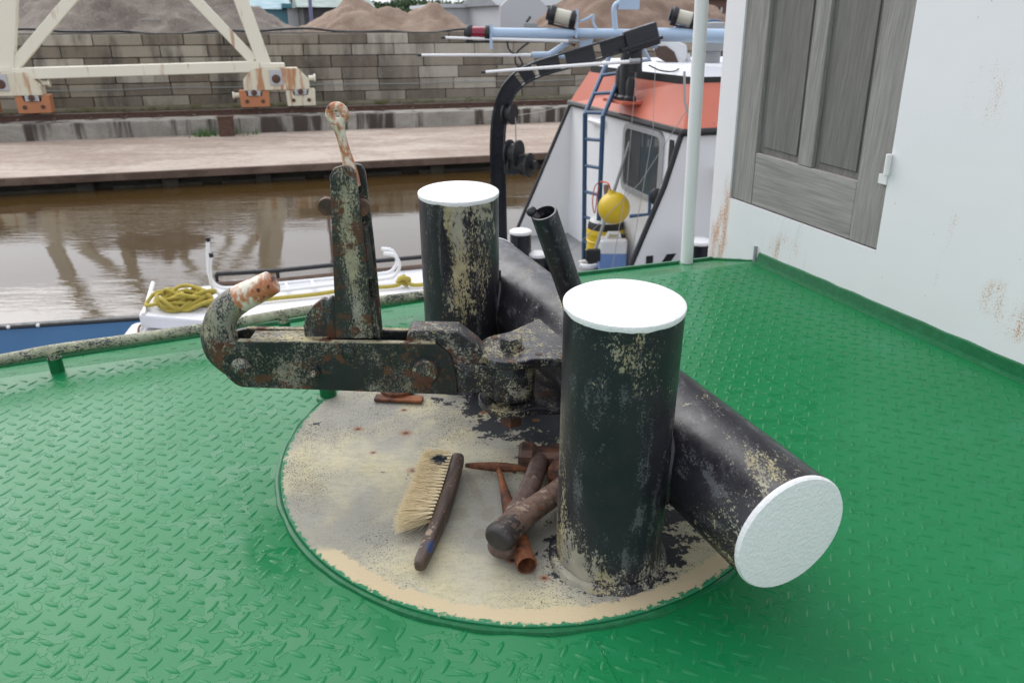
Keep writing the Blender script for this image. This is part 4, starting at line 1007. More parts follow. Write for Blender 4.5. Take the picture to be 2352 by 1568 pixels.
for i, (px, y, top, wid, lab, lf) in enumerate(((930, 62, 2, 3.2, 'dark rounded tree at the left end of the skyline row', 'leaf'), (985, 60, -6, 4.2, 'tallest tree of the skyline row above the sand heap', 'leaf'), (1045, 66, 4, 3.6, 'pale green tree right of the tallest one on the skyline', 'leaf2'), (1095, 64, 2, 4.0, 'pale tree behind the long white shed roof', 'leaf2'), (1140, 68, 3, 3.4, 'dark tree behind the left edge of the grey gable', 'leaf'), (880, 66, 5, 3.0, 'small tree behind the open shed roof', 'leaf2'), (720, 60, -4, 3.4, 'dark tree above the pale shed roof', 'leaf'))):
    tree(px, y, top, wid, lab, 40 + i, lf)
# ---- harbour crane: portal legs on rail bogies
YC = 6.75
gx1 = qx_at(622, YC); gx0 = qx_at(32, YC)
def on_plane(px, py):       # crane front frame lies in the vertical plane y=YC
    s = qx_at(px, YC); d = FA.ray(px, py); o = qv(0, YC, 0); n = QY
    t = (o.x * n.x + o.y * n.y) / (d.x * n.x + d.y * n.y); return Vector((d.x * t, d.y * t, CAMZ + d.z * t))
crane = empty('portal_crane', qv((gx0 + gx1) / 2, YC, ZL + .15), 'tall cream portal crane with braced legs on wheel bogies', 'crane')
def leg(p0, p1, w, name, mat='crane', t=.34, par=None): return MB().bar(p0, p1, t, w, up=QY.cross((p1 - p0).normalized())).build(name, MT[mat], par or crane, bevel=.02)
top = 10.5
Lb, Rb = on_plane(15, 178), on_plane(612, 160)
Lb2 = on_plane(40, 0); Rb2 = on_plane(546, 0)
def ext(p, q, z): return p + (q - p) * ((z - p.z) / (q.z - p.z))
Lt, Rt = ext(Lb, Lb2, top), ext(Rb, Rb2, top)
if Lt.x > Rt.x: Lt, Rt = Lb.lerp(Rb, .42) + UP * (top - Lb.z), Lb.lerp(Rb, .58) + UP * (top - Lb.z)
leg(Lb, Lt, .38, 'leg', t=.28); leg(Rb, Rt, .38, 'leg', t=.28)
leg(on_plane(0, 171), on_plane(597, 153), .29, 'sill_beam', t=.36)
d0, d1 = on_plane(28, 158), on_plane(172, -10); e0_, e1_ = on_plane(583, 140), on_plane(440, -10)
zk = 4.2
leg(d0, ext(d0, d1, zk), .28, 'brace', t=.2); leg(e0_, ext(e0_, e1_, zk), .28, 'brace', t=.2)
leg(ext(d0, d1, zk) + QX * -.4, ext(e0_, e1_, zk) + QX * .4, .40, 'tie_beam', t=.36)
# rear frame
BK = QY * 8.0
Lbk, Rbk = Lb + BK, Rb + BK
leg(Lbk - UP * .2, Lt + QY * 5, .40, 'leg'); leg(Rbk - UP * .2, Rt + QY * 5, .40, 'leg')
leg(Rbk + QX * -.2, Rbk + QX * -3.6 + UP * 5, .26, 'brace', t=.2); leg(Lbk + QX * .2, Lbk + QX * 3.6 + UP * 5, .26, 'brace', t=.2)
leg(Lt, Lt + QY * 5, .4, 'cap_beam'); leg(Rt, Rt + QY * 5, .4, 'cap_beam'); leg(Lt, Rt, .4, 'cap_beam')
cabc = (Lt + Rt) / 2 + QY * 2.5
MB().box(cabc + UP * 1.3, (3.2, 4.2, 2.2), QX, QY, UP).build('cab', MT['crane'], crane, bevel=.05)
leg(cabc + UP * 1.6 - QY * 2, cabc + UP * 9 - QY * 9 - QX * 4, .5, 'jib')
def bogie(px, which):
    s = qx_at(px, YC); o = qv(s, YC, ZL + .15)
    def bb(x0, x1, y0, y1, z0, z1): return qbox(MB(), s + x0, s + x1, YC + y0, YC + y1, ZL + .15 + z0, ZL + .15 + z1)
    prof = [(-.92, .52), (-.92, .80), (-.62, 1.12), (.62, 1.12), (.92, .80), (.92, .52)]
    bo = MB().prism(prof, qv(s, YC - .26, ZL + .15), QX, UP, QY * .52).build('bogie_frame', MT['bogie'], crane, bevel=.02)
    bb(-.40, .28, -.2, .2, 1.121, 1.25).build('saddle', MT['crane'], bo, bevel=.015)
    MB().lathe([(.12, 0), (.12, .06), (.09, .07), (.001, .07)], qv(s, YC - .26, ZL + .15 + .83), -QY, 18, close=False).build('pivot_pin', MT['rust_d'], bo)
    bb(-.17, .17, -.30, -.262, .66, 1.08).build('pivot_plate', MT['cranegrey'], bo, bevel=.01)
    for sx, mat in ((-.65, 'orange'), (.65, which)):
        g = MB().prism([(-.40, .06), (-.42, .52), (-.24, .52), (-.20, .36), (.20, .36), (.24, .52), (.42, .52), (.40, .06)], qv(s + sx, YC - .22, ZL + .15), QX, UP, QY * .44).build('wheel_guard', MT[mat], bo, bevel=.012)
        bb(sx - .17, sx + .17, -.25, -.221, .37, .58).build('axle_plate', MT['cranegrey'], g, bevel=.01)
        for k in (-.22, .22): MB().lathe([(.055, 0), (.055, .02), (.001, .025)], qv(s + sx + k, YC - .222, ZL + .15 + .22), -QY, 12, close=False).build('axle_bolt', MT['rust_d'], g)
        MB().lathe([(.08, 0), (.08, .05), (.001, .055)], qv(s + sx, YC - .252, ZL + .15 + .46), -QY, 14, close=False).build('axle_end', MT['rust_d'], g)
        MB().lathe([(.24, -.07), (.24, .07)], qv(s + sx, YC, ZL + .40), QY, 20).build('wheel', MT['rust_d'], g)
    MB().lathe([(.07, 0), (.07, .14), (.11, .15), (.11, .20), (.001, .2)], qv(s + .92, YC, ZL + .15 + .82), QX, 14, close=False).build('buffer', MT['crane'], bo)
    MB().lathe([(.07, 0), (.07, .14), (.10, .15), (.10, .20), (.001, .2)], qv(s - 1.06, YC, ZL + .15 + .38), -QX, 14, close=False).build('buffer', MT['crane'], bo)
bogie(621, 'bogie'); bogie(-22, 'orange')
# ================================================================== RED AND WHITE BOAT
TA = R(-73); TO = Vector((1.599, 7.5, -1.80)); TX = Vector((math.cos(TA), math.sin(TA), 0)); TY = Vector((-math.sin(TA), math.cos(TA), 0))
def tv(x, y, z): return TO + TX * x + TY * y + UP * z
def thit(px, py, axis, val):
    d = FA.ray(px, py); e = (TX, TY, UP)[axis]; o = Vector((0, 0, CAMZ)) - TO
    t = (val - o.dot(e)) / d.dot(e); p = o + d * t; return (p.dot(TX), p.dot(TY), p.z)
def tbox(b, x0, x1, y0, y1, z0, z1):
    v = [tv(x, y, z) for z in (z0, z1) for y in (y0, y1) for x in (x0, x1)]
    return b.add(v, [(0, 2, 3, 1), (4, 5, 7, 6), (0, 1, 5, 4), (2, 6, 7, 3), (1, 3, 7, 5), (0, 4, 6, 2)])
boat = empty('work_boat', TO, 'white work boat with salmon red wheelhouse band moored beyond the deck', 'boat')
WL = -2.92; BT = 1.695; DK = .06
# hull and deck
plan = [(-3.1, 6.5), (-3.15, 1.0), (-3.1, -.9), (-2.3, -1.7), (-1.0, -2.0), (.4, -1.9), (.95, -1.2), (1.1, 1.0), (1.0, 6.5)]
MB().prism(plan, tv(0, 0, -1.1), TX, TY, UP * 1.1).build('hull', MT['hull'], boat, smooth=False, bevel=.02)
MB().prism([(x * .985, y * .985) for x, y in plan], tv(0, 0, .001), TX, TY, UP * .02).build('deck', MT['dkgrey'], boat, smooth=False)
# aft wall, wings, side wall
wh = tbox(MB(), WL + .03, -.03, .0, .03, DK - .06, BT).build('aft_wall', MT['white2'], boat, smooth=False)
MB().prism([(-.74, .03), (0, BT), (3.2, BT), (3.2, .03)], tv(WL, 0, 0), TY, UP, TX * .03).build('wing_wall', MT['white2'], boat, smooth=False)
sw = MB().prism([(-.60, .03), (0, BT), (3.2, BT), (3.2, .03)], tv(-.03, 0, 0), TY, UP, TX * .03).build('side_wall', MT['white2'], boat, smooth=False)
MB().tube([tv(WL + .015, -.76, .02), tv(WL + .015, -.01, BT)], .024, 8).build('wing_edge', MT['trimblk'], boat)
MB().tube([tv(-.012, -.62, .02), tv(-.012, -.30, .83), tv(.0, -.16, 1.2), tv(-.01, -.01, BT)], .028, 8).build('wing_edge', MT['trimblk'], boat)
tbox(MB(), WL, 0, .031, 3.2, DK, .08).build('inner_floor', MT['dkgrey'], boat, smooth=False)
# letter K on the side wall
def letter(strokes, o, ux, uy, name):
    b = MB()
    for st_ in strokes: b.prism(st_, o, ux, uy, TX * .004)
    return b.build(name, MT['trimblk'], sw, smooth=False)
letter([[(0, -.40), (.075, -.40), (.075, 0), (0, 0)], [(.0752, -.22), (.225, 0), (.325, 0), (.13, -.28), (.0752, -.32)], [(.131, -.279), (.185, -.20), (.33, -.40), (.235, -.40)]], tv(.0008, -.30, .53), TY, UP, 'letter_k')
# red band, black strips, roof
RL, RR, RB, RB2 = (-2.60, .13, 2.12), (-.36, .24, 2.12), (-.25, 3.0, 2.12), (-2.65, 3.0, 2.12)
b = MB(); lo = [tv(WL - .02, -.02, BT), tv(.02, -.02, BT), tv(.02, 3.2, BT), tv(WL - .02, 3.2, BT)]; hi = [tv(*RL), tv(*RR), tv(*RB), tv(*RB2)]
b.add(lo + hi, [(0, 1, 5, 4), (1, 2, 6, 5), (2, 3, 7, 6), (3, 0, 4, 7)]); bd_ = b.build('red_band', MT['red'], boat, smooth=False)
MB().tube([lo[0], lo[1], lo[2]], .035, 8).build('band_strip', MT['trimblk'], bd_); 
MB().bar(hi[0], hi[1], .03, .075).build('band_strip', MT['trimblk'], bd_); MB().bar(hi[1], hi[2], .03, .075).build('band_strip', MT['trimblk'], bd_)
b = MB(); h2 = [p + UP * .03 for p in hi]; h3_ = [p.lerp((hi[0] + hi[2]) / 2, .12) + UP * .12 for p in hi]
b.add(h2 + h3_, [(0, 1, 5, 4), (1, 2, 6, 5), (2, 3, 7, 6), (3, 0, 4, 7), (4, 5, 6, 7)]); b.build('roof', MT['roofw'], boat, smooth=False)
# window in the aft wall
w0, w1 = -1.27, -.35; z0, z1 = .93, 1.65
def rr_(x0, x1, za, zb, r): return rounded([(x0, za), (x1, za), (x1, zb), (x0, zb)], r, 4)
fr = MB()
o_ = rr_(w0, w1, z0, z1, .12); i_ = rr_(w0 + .055, w1 - .055, z0 + .055, z1 - .055, .09); n = len(o_)
for ring, y in ((o_, -.002), (o_, -.03), (i_, -.03), (i_, .0)):
    fr.v += [tv(p[0], y, p[1]) for p in ring]
for k in range(3):
    for i in range(n): fr.f.append((k * n + i, k * n + (i + 1) % n, (k + 1) * n + (i + 1) % n, (k + 1) * n + i))
wf = fr.build('window', MT['alu'], wh, ang=30)
MB().prism(i_, tv(0, -.012, 0), TX, UP, TY * .010).build('pane', MT['glass'], wf, smooth=False) if False else None
MB().prism(rr_(w0 + .05, w1 - .05, z0 + .05, z1 - .05, .09), tv(0, -.010, 0), TX, UP, TY * .007).build('pane', MT['glass'], boat, smooth=False)
MB().prism([(w0 + .08, z0 + .1), (w0 + .42, z0 + .1), (w0 + .42, z1 - .06), (w0 + .08, z1 - .06)], tv(0, -.0135, 0), TX, UP, TY * .002).build('blind', MT['darkshed'], boat, smooth=False)
tbox(MB(), -.24, -.16, -.012, -.001, 1.0, 1.6).build('door_slot', MT['hull'], boat, smooth=False)
MB().tube([tv(-2.2, -.03, 1.57), tv(-1.8, -.03, 1.57)], .04, 8).build('wall_lamp', MT['white2'], boat)
# black stack and shelf on the red band
c = tv(-1.32, -.02, 1.86); MB().box(c, (.5, .26, .03), TX, TY, UP).build('shelf', MT['red'], boat)
for dx, hh, r_ in ((-.09, .28, .06), (.05, .62, .075), (.16, .18, .05)):
    MB().lathe([(r_ * 1.3, .0), (r_ * 1.3, .03), (r_, .05), (r_, hh), (r_ * .6, hh + .05), (.001, hh + .06)], c + TX * dx + UP * .02, n=16, close=False).build('horn', MT['trimblk'], boat)
# ladder
lad = empty('boat_ladder', tv(-1.6, -.3, DK), 'dark blue steel ladder leaning over the red band of the boat', 'ladder')
lf, rf_ = FA.onz(1341, 600, -1.74), FA.onz(1371, 616, -1.74)
rail_d = rf_ - lf
def lp_(base, py_list, pxs): return None
L1 = [lf, Vector((lf.x, lf.y, 0)) + UP * -.16 + TY * 0.0, ]
def ladpath(b0, px_mid, py_mid, px_top, py_top):
    Yb = b0.y
    return [b0, FA.aty(px_mid, py_mid, Yb), FA.aty(px_top, py_top, Yb + .55), FA.aty(px_top + 8, py_top - 22, Yb + .75)]
PLd = ladpath(lf, 1344, 262, 1393, 148); PRd = ladpath(rf_, 1385, 268, 1440, 138)
MB().tube(PLd, .026, 8).build('side_rail', MT['dkblue'], lad); MB().tube(PRd, .026, 8).build('side_rail', MT['dkblue'], lad)
def along(path, t):
    ls = [(path[i + 1] - path[i]).length for i in range(len(path) - 1)]; s = t * sum(ls)
    for i, l in enumerate(ls):
        if s <= l: return path[i].lerp(path[i + 1], s / l)
        s -= l
    return path[-1]
for k in range(8):
    t = .09 + k * .108
    MB().tube([along(PLd, t), along(PRd, t)], .019, 8).build('rung', MT['dkblue'], lad)
# things standing in the shelter of the aft wall
def base_at(px, py): return FA.onz(px, py, TO.z + DK + .02)
c = base_at(1387, 606); dr = empty('yellow_drum', c, 'yellow plastic drum with black bands behind the blue ladder', 'drum')
MB().lathe([(q, w * .76) for q, w in ((.20, 0), (.205, .02), (.205, .20), (.215, .215), (.205, .23), (.205, .36), (.215, .375), (.205, .39), (.205, .47), (.215, .48), (.215, .50), (.20, .56), (.20, .60), (.18, .68), (.17, .70), (.001, .71))], c, n=28, close=False).build('body', MT['drum'], dr)
MB().lathe([(.03, .535), (.03, .555), (.001, .555)], c + Vector((.08, 0, 0)), n=12, close=False).build('bung', MT['white2'], dr)
c = base_at(1404, 622); jr = empty('jerry_can', c, 'clear plastic jerry can half full of blue liquid', 'jerry can')
MB().prism(rounded([(-.15, -.12), (.15, -.12), (.15, .12), (-.15, .12)], .05, 4), c, (1, 0, 0), (0, 1, 0), UP * .38).build('body', MT['jug'], jr, bevel=.035, seg=3)
MB().tube([c + Vector((-.07, 0, .37)), c + Vector((-.05, 0, .43)), c + Vector((.06, 0, .43)), c + Vector((.09, 0, .37))], .022, 8).build('grip', MT['white2'], jr)
MB().lathe([(.03, .38), (.03, .42), (.001, .42)], c + Vector((.11, 0, 0)), n=12, close=False).build('screw_cap', MT['trimblk'], jr)
c = FA.aty(1410, 478, 8.15); fe = empty('ball_fender', c - UP * .17, 'round yellow ball fender hanging beside the blue ladder', 'fender')
b = MB(); R_ = .168; b.lathe([(R_ * math.sin(math.pi * i / 14) + .001, -R_ * math.cos(math.pi * i / 14)) for i in range(13)] + [(.035, R_ * 1.0), (.028, R_ * 1.14), (.001, R_ * 1.15)], c, Vector((-.25, 0, 1)), 28, close=False); b.build('ball', MT['yellow'], fe, ang=60)
tp = along(PRd, .36); MB().tube(smoothpath([c + Vector((-.045, 0, .18)), c + Vector((-.075, .0, .26)), tp], 4), .009, 6).build('lanyard', MT['orange_rope'], fe)
MB().tube(smoothpath([tp, tp + Vector((-.06, -.02, -.05)), tp + Vector((-.08, -.03, -.22)), tp + Vector((-.05, -.03, -.34)), tp + Vector((-.03, -.03, -.12)), tp], 4), .006, 6).build('cord_loop', MT['orange_rope'], fe)
c = base_at(1352, 613); MB().tube(smoothpath([c + Vector((-.1, -.06, .03)), c + Vector((.0, -.1, .03)), c + Vector((.1, -.03, .03)), c + Vector((.08, .07, .03)), c + Vector((-.06, .08, .03)), c + Vector((-.1, .01, .03))], 5), .032, 8).build('white_hose_coil', MT['white2']); tag(bpy.data.objects['white_hose_coil'], 'short coil of white hose on the boat deck at the ladder foot', 'hose')
p0, p1 = FA.aty(1448, 322, 8.6), FA.aty(1362, 590, 8.3)
bh = empty('boat_hook', p1, 'dark boat hook leaning across the white aft wall', 'boat hook'); MB().tube([p0, p1], .017, 8).build('shaft', MT['grey'], bh); MB().box(p1 + UP * .02, (.16, .06, .14)).build('broom_head', MT['trimblk'], bh, bevel=.02)
p0 = FA.aty(1392, 425, 8.5); p1 = FA.aty(1396, 520, 8.5); wp = empty('wooden_stick', p1, 'short pale wooden stick standing behind the yellow fender', 'stick'); MB().tube([p0, p1], .028, 8).build('stick', MT['sand'], wp)
c = base_at(1452, 590); cl = empty('clutter_box', c, 'white box with yellow stained edges beside the jerry can', 'box')
MB().box(c + UP * .32, (.22, .2, .64), TX, TY, UP).build('box', MT['white2'], cl, bevel=.02); MB().tube([c + UP * .0 + Vector((.06, -.12, 0)), c + UP * .38 + Vector((.06, -.12, 0)), c + UP * .45 + Vector((.12, -.12, 0))], .025, 8).build('pipe', MT['alu'], cl); MB().box(c + UP * .65, (.23, .21, .03), TX, TY, UP).build('lid', MT['yellow'], cl)
# blue handle by the window
p = FA.aty(1480, 465, 7.7); g = empty('mirror_bracket', p, 'bent blue pipe bracket with black mirror below the boat window', 'bracket')
MB().tube([FA.aty(1446, 497, 7.7), FA.aty(1491, 492, 7.7), FA.aty(1494, 440, 7.7)], .02, 8).build('pipe', MT['dkblue'], g); MB().sphere(FA.aty(1507, 452, 7.65), .07, 12, 8, (1, .6, 1.2)).build('mirror', MT['trimblk'], g)
# bollards on the boat
for (px, py, z, rr0, hh, lab) in ((1196, 530, -1.28, .118, .55, 'black bollard with white top at the left end of the boat'), (1236, 582, -1.52, .10, .30, 'lower bollard with white top behind the leaning black tube'), (1606, 552, -1.05, .112, .70, 'white topped bollard between the pole and the deckhouse')):
    c = FA.onz(px, py, z); bo = empty('boat_bollard', c - UP * hh, lab, 'bollard', 'bollards on the white boat')
    MB().lathe([(rr0 * 1.2, -hh), (rr0, -hh + .03), (rr0, -.03)], c, n=24, close=False).build('post', MT['black'], bo); MB().lathe([(rr0, -.031), (rr0 * 1.06, -.02), (rr0 * 1.04, .0), (rr0 * .9, .01), (.001, .015)], c, n=24, close=False).build('cap', MT['white'], bo)
c = FA.onz(1222, 590, -1.6); MB().tube([c + Vector((-.25, .2, -.05)), c + Vector((.25, -.1, -.05))], .11, 16).build('boat_crossbar', MT['black'], boat)
c = tv(.1, .75, 1.35); MB().box(c, (.4, .7, .05), TX, TY, UP).build('side_ledge', MT['roofw'], boat, bevel=.02)
# black davit
YD = 7.9
dv = empty('black_davit', FA.onz(1155, 612, -1.79), 'black curved davit arm with a row of oval holes', 'davit')
cen = [(1151, 640), (1148, 540), (1145, 430), (1143, 340), (1147, 275), (1161, 222), (1190, 184), (1235, 160), (1300, 140), (1380, 116), (1440, 98), (1496, 80)]
cp = smoothpath([FA.aty(x, y, YD) for x, y in cen], 5)
def ibeam(path, w, fl, name, mat, par, side=Vector((0, 1, 0))):
    b = MB(); n = len(path)
    for k, (d0, d1, hw) in enumerate(((-w, -w + .016, fl), (w - .016, w, fl), (-w + .017, w - .017, .008))):
        vs = []
        for i, p in enumerate(path):
            t = (path[min(i + 1, n - 1)] - path[max(i - 1, 0)]).normalized(); nrm = t.cross(side).normalized()
            vs += [p + nrm * d0 - side * hw, p + nrm * d1 - side * hw, p + nrm * d1 + side * hw, p + nrm * d0 + side * hw]
        fs = []
        for i in range(n - 1):
            for q in range(4): fs.append((i * 4 + q, i * 4 + (q + 1) % 4, i * 4 + 4 + (q + 1) % 4, i * 4 + 4 + q))
        fs += [(0, 1, 2, 3), tuple(n * 4 - 4 + q for q in (3, 2, 1, 0))]
        if k == 2:      # web with oval lightening holes: leave out spans along the bend
            fs = [f for j, f in enumerate(fs) if not (j // 4 in HOLES and j < (n - 1) * 4)]
        b.add(vs, fs)
    return b.build(name, mat, par, ang=30)
HOLES = {30, 34, 39, 44}
ibeam(cp, .077, .045, 'arm', MT['black'], dv)
hd = cp[-1]; hdir = (cp[-1] - cp[-6]).normalized()
MB().bar(hd - hdir * .25, hd + hdir * .06, .13, .20).build('head_block', MT['black'], dv, bevel=.01)
MB().bar(hd - hdir * .30 - UP * .05, hd + hdir * .10 - UP * .05, .20, .03).build('head_flange', MT['black'], dv, bevel=.005)
for (px, py, r0, w) in ((1170, 262, .10, .05), (1180, 352, .13, .06), (1196, 378, .12, .10), (1210, 382, .10, .05), (1221, 380, .05, .05)):
    c = FA.aty(px, py, YD - .03); MB().lathe([(r0 * .5, -w), (r0, -w), (r0, -w + .02), (r0 * .7, -w + .03), (r0 * .7, w - .03), (r0, w - .02), (r0, w), (r0 * .5, w)], c, Vector((1, -.5, .0)), 20).build('winch_drum', MT['trimblk'], dv, ang=30)
MB().box(FA.aty(1182, 375, YD), (.22, .16, .20)).build('winch_body', MT['trimblk'], dv, bevel=.02)
pw = [FA.aty(1185, 350, YD - .08), FA.aty(1184, 270, YD - .05)]; MB().tube(pw, .006, 5).build('wire', MT['brass'], dv)
c = hd - UP * .12 - hdir * .12; MB().tube([c, c - UP * .05], .02, 8).build('shackle', MT['trimblk'], dv)
for (a, bb_) in (((1462, 108), (1462, 165)),): MB().tube([FA.aty(*a, YD), FA.aty(*bb_, YD)], .055, 8).build('hanging_block', MT['trimblk'], dv, ang=30)
# ---- mast with navigation lights, aerials
YM = 8.3
ms = empty('light_mast', FA.aty(1500, 150, YM + .6), 'pale blue pipe mast lying above the boat roof with lamps', 'mast')
def pm(x, y, Y=YM): return FA.aty(x, y, Y)
MB().tube([pm(1122, 76), pm(1400, 78), pm(1480, 80)], .048, 14).build('main_pipe', MT['ltblue'], ms); MB().tube([pm(1480, 80), pm(1720, 84)], .066, 14).build('main_pipe', MT['ltblue'], ms)
MB().tube(smoothpath([pm(1370, 78), pm(1425, 80), pm(1470, 96), pm(1510, 104)], 4), .04, 10).build('branch_pipe', MT['ltblue'], ms)
MB().tube(smoothpath([pm(1414, 75), pm(1411, 40), pm(1411, 18), pm(1420, 8), pm(1440, 6)], 4), .026, 8).build('stalk', MT['ltblue'], ms); MB().box(pm(1445, 2), (.20, .05, .16)).build('stalk_plate', MT['ltblue'], ms)
MB().tube([pm(1320, 88), pm(1262, 126), pm(1222, 127)], .030, 8).build('bracket', MT['ltblue'], ms); MB().tube([pm(1262, 126), pm(1300, 132)], .018, 8).build('bracket', MT['ltblue'], ms)
MB().tube([pm(1446, 141), pm(1492, 138), pm(1470, 100)], .028, 8).build('bracket', MT['ltblue'], ms)
MB().prism([(0, 0), (.14, .02), (.10, -.16), (.02, -.12)], pm(1330, 95), (1, 0, 0), (0, 0, 1), (0, .02, 0)).build('gusset', MT['ltblue'], ms)
MB().tube(smoothpath([pm(1165, 90), pm(1168, 112), pm(1180, 124), pm(1190, 128), pm(1200, 148), pm(1190, 153), pm(1183, 138), pm(1190, 118), pm(1215, 98)], 4), .010, 6).build('loose_cable', MT['cable'], ms)
MB().tube(smoothpath([pm(1332, 50), pm(1352, 42), pm(1362, 36), pm(1362, 52), pm(1372, 70)], 4), .014, 6).build('lamp_cable', MT['ltblue'], ms)
MB().tube(smoothpath([pm(1490, 150), pm(1515, 162), pm(1545, 165), pm(1560, 158)], 4), .008, 5).build('loose_cable', MT['cable'], ms)
def lamp(px, py, Y, lens, lab, s=1.0, ax=(-1, .1, .02)):
    c = FA.aty(px, py, Y); r0 = empty('navigation_lamp', c, lab, 'lamp', 'navigation lamps on the mast'); ax = Vector(ax).normalized()
    MB().lathe([(.065 * s, -.10 * s), (.07 * s, -.06 * s), (.07 * s, .06 * s), (.065 * s, .10 * s)], c, ax, 20).build('lens', MT[lens], r0)
    for a, z in ((.078, -.13), (.082, .075)): MB().lathe([(a * s, z * s), (a * s * 1.08, (z + .01) * s), (a * s * 1.08, (z + .05) * s), (a * s, (z + .058) * s)], c, ax, 20).build('end_cap', MT['trimblk'], r0)
    MB().tube([c + ax * .13 * s, c + ax * .16 * s], .062 * s, 14).build('end_disc', MT['trimblk'], r0)
    MB().box(c - ax * .14 * s - UP * .03, (.02, .12 * s, .26 * s), ax, ax.cross(UP).normalized(), UP).build('mounting_plate', MT['ltblue'], r0)
    MB().box(c - UP * .09 * s, (.30 * s, .05, .02), ax, ax.cross(UP).normalized(), UP).build('cradle', MT['trimblk'], r0)
lamp(1100, 77, YM, 'lens_r', 'red navigation lamp on the left end of the pale blue mast', .88)
lamp(1293, 40, YM, 'lens_w', 'white navigation lamp in the middle of the pale blue mast', 1.0, (-1, .1, .22)); lamp(1572, 42, YM, 'lens_w', 'white navigation lamp beside the white pole', .95, (-1, .1, .22))
for (a, bpt, Y, lab) in (((1021, 87), (1308, 95), YM - .05, 'upper white whip aerial just under the red lamp'), ((966, 127), (1222, 127), YM, 'middle white whip aerial reaching farthest left'), ((1113, 166), (1448, 142), YM - .6, 'lowest white whip aerial crossing the black davit')):
    p0, p1 = FA.aty(*a, Y), FA.aty(*bpt, Y); r0 = empty('whip_aerial', p1, lab, 'aerial', 'aerials on the mast')
    MB().tube([p0, p1], [.012, .017], 8).build('rod', MT['antenna'], r0); d = (p1 - p0).normalized(); MB().tube([p0 - d * .03, p0 + d * .01], .013, 8).build('tip', MT['trimblk'], r0); MB().tube([p1 - d * .01, p1 + d * .09], .024, 8).build('ferrule', MT['grey'], r0)
MB().tube([pm(1408, 98, YM), pm(1424, 104, YM)], .045, 8).build('rusty_clamp', MT['rust'], ms) if False else MB().tube([pm(1313, 90), pm(1325, 98)], .05, 8).build('rusty_clamp', MT['rust'], ms)
# blue hoops behind the mast
hp_ = empty('blue_hoops', tv(-1.2, 1.4, 2.14), 'pair of bent dark blue hoops on the boat roof', 'hoops')
for dx, top_ in ((0, 62), (38, 66)):
    MB().tube(smoothpath([FA.aty(1530 + dx, 80 + 4, 9.2), FA.aty(1575 + dx, top_ - 8, 9.2), FA.aty(1605 + dx, top_ - 14, 9.2), FA.aty(1622 + dx, top_, 9.2), FA.aty(1634 + dx, 130, 9.2)], 4), .032, 8).build('hoop', MT['dkblue'], hp_)
# plastic chair on the roof
c = FA.aty(1540, 150, 9.0); chr_ = empty('plastic_chair', c, 'white plastic chair with brown cushion on the boat roof', 'chair')
def cp3(x, y, dY=0): return FA.aty(x, y, 9.0 + dY)
b = MB(); prof = [cp3(1502, 100), cp3(1512, 92), cp3(1560, 96), cp3(1578, 104), cp3(1580, 130), cp3(1566, 160), cp3(1545, 150), cp3(1515, 118)]
b.prism([(p.x - c.x, p.z - c.z) for p in prof], c, (1, 0, 0), (0, 0, 1), (.02, .35, -.03)); b.build('shell', MT['white2'], chr_, bevel=.02)
prof = [cp3(1500, 106), cp3(1530, 106), cp3(1548, 120), cp3(1562, 156), cp3(1540, 150), cp3(1508, 132)]
MB().prism([(p.x - c.x, p.z - c.z) for p in prof], c + Vector((0, -.03, 0)), (1, 0, 0), (0, 0, 1), (0, .028, 0)).build('cushion', MT['chairbrown'], chr_, bevel=.01)
for a, e in (((1562, 150), (1568, 186)), ((1512, 140), (1504, 176)), ((1578, 125), (1590, 172))): MB().tube([cp3(*a, .05), cp3(*e, .05)], .028, 8).build('leg', MT['white2'], chr_)
c = FA.aty(1634, 150, 8.9); vt = empty('roof_vent', c - UP * .2, 'grey round capped vent on the boat roof right of the pole', 'vent')
MB().lathe([(.085, -.22), (.085, .14), (.15, .15), (.16, .20), (.16, .40), (.15, .42), (.001, .43)], c, n=24, close=False).build('vent', MT['grey'], vt)
# thin stays
for i, (a, Ya, e, Ye, lab) in enumerate((((1432, 210), 8.2, (1385, 625), 8.0, 'x'),)): pass
def stay(pts, lab, r=.0032): tag(MB().tube(pts, r, 5).build('wire_stay', MT['brass']), lab, 'wire', 'thin wires on the boat')
stay([FA.aty(1462, 150, 8.0), FA.aty(1440, 420, 7.8), FA.aty(1402, 640, 7.6)], 'thin wire hanging from the davit head past the fender')
stay([FA.aty(1580, 250, 7.3), FA.aty(1470, 420, 7.4), FA.aty(1330, 560, 7.6), FA.aty(1268, 608, 7.7)], 'thin wire running down left across the boat window')
stay([FA.aty(1310, 240, 8.6), FA.aty(1240, 258, 9.5), FA.aty(1120, 275, 11)], 'thin wire leading left from the corner of the red band')
stay([FA.aty(1572, 165, 7.5), FA.aty(1573, 235, 7.4), FA.aty(1600, 320, 7.3)], 'dark cable hanging over the red band near the white pole', .012)
stay([FA.aty(1505, 150, 7.9), FA.aty(1500, 300, 7.7), FA.aty(1455, 560, 7.5)], 'thin wire dropping in front of the boat window')

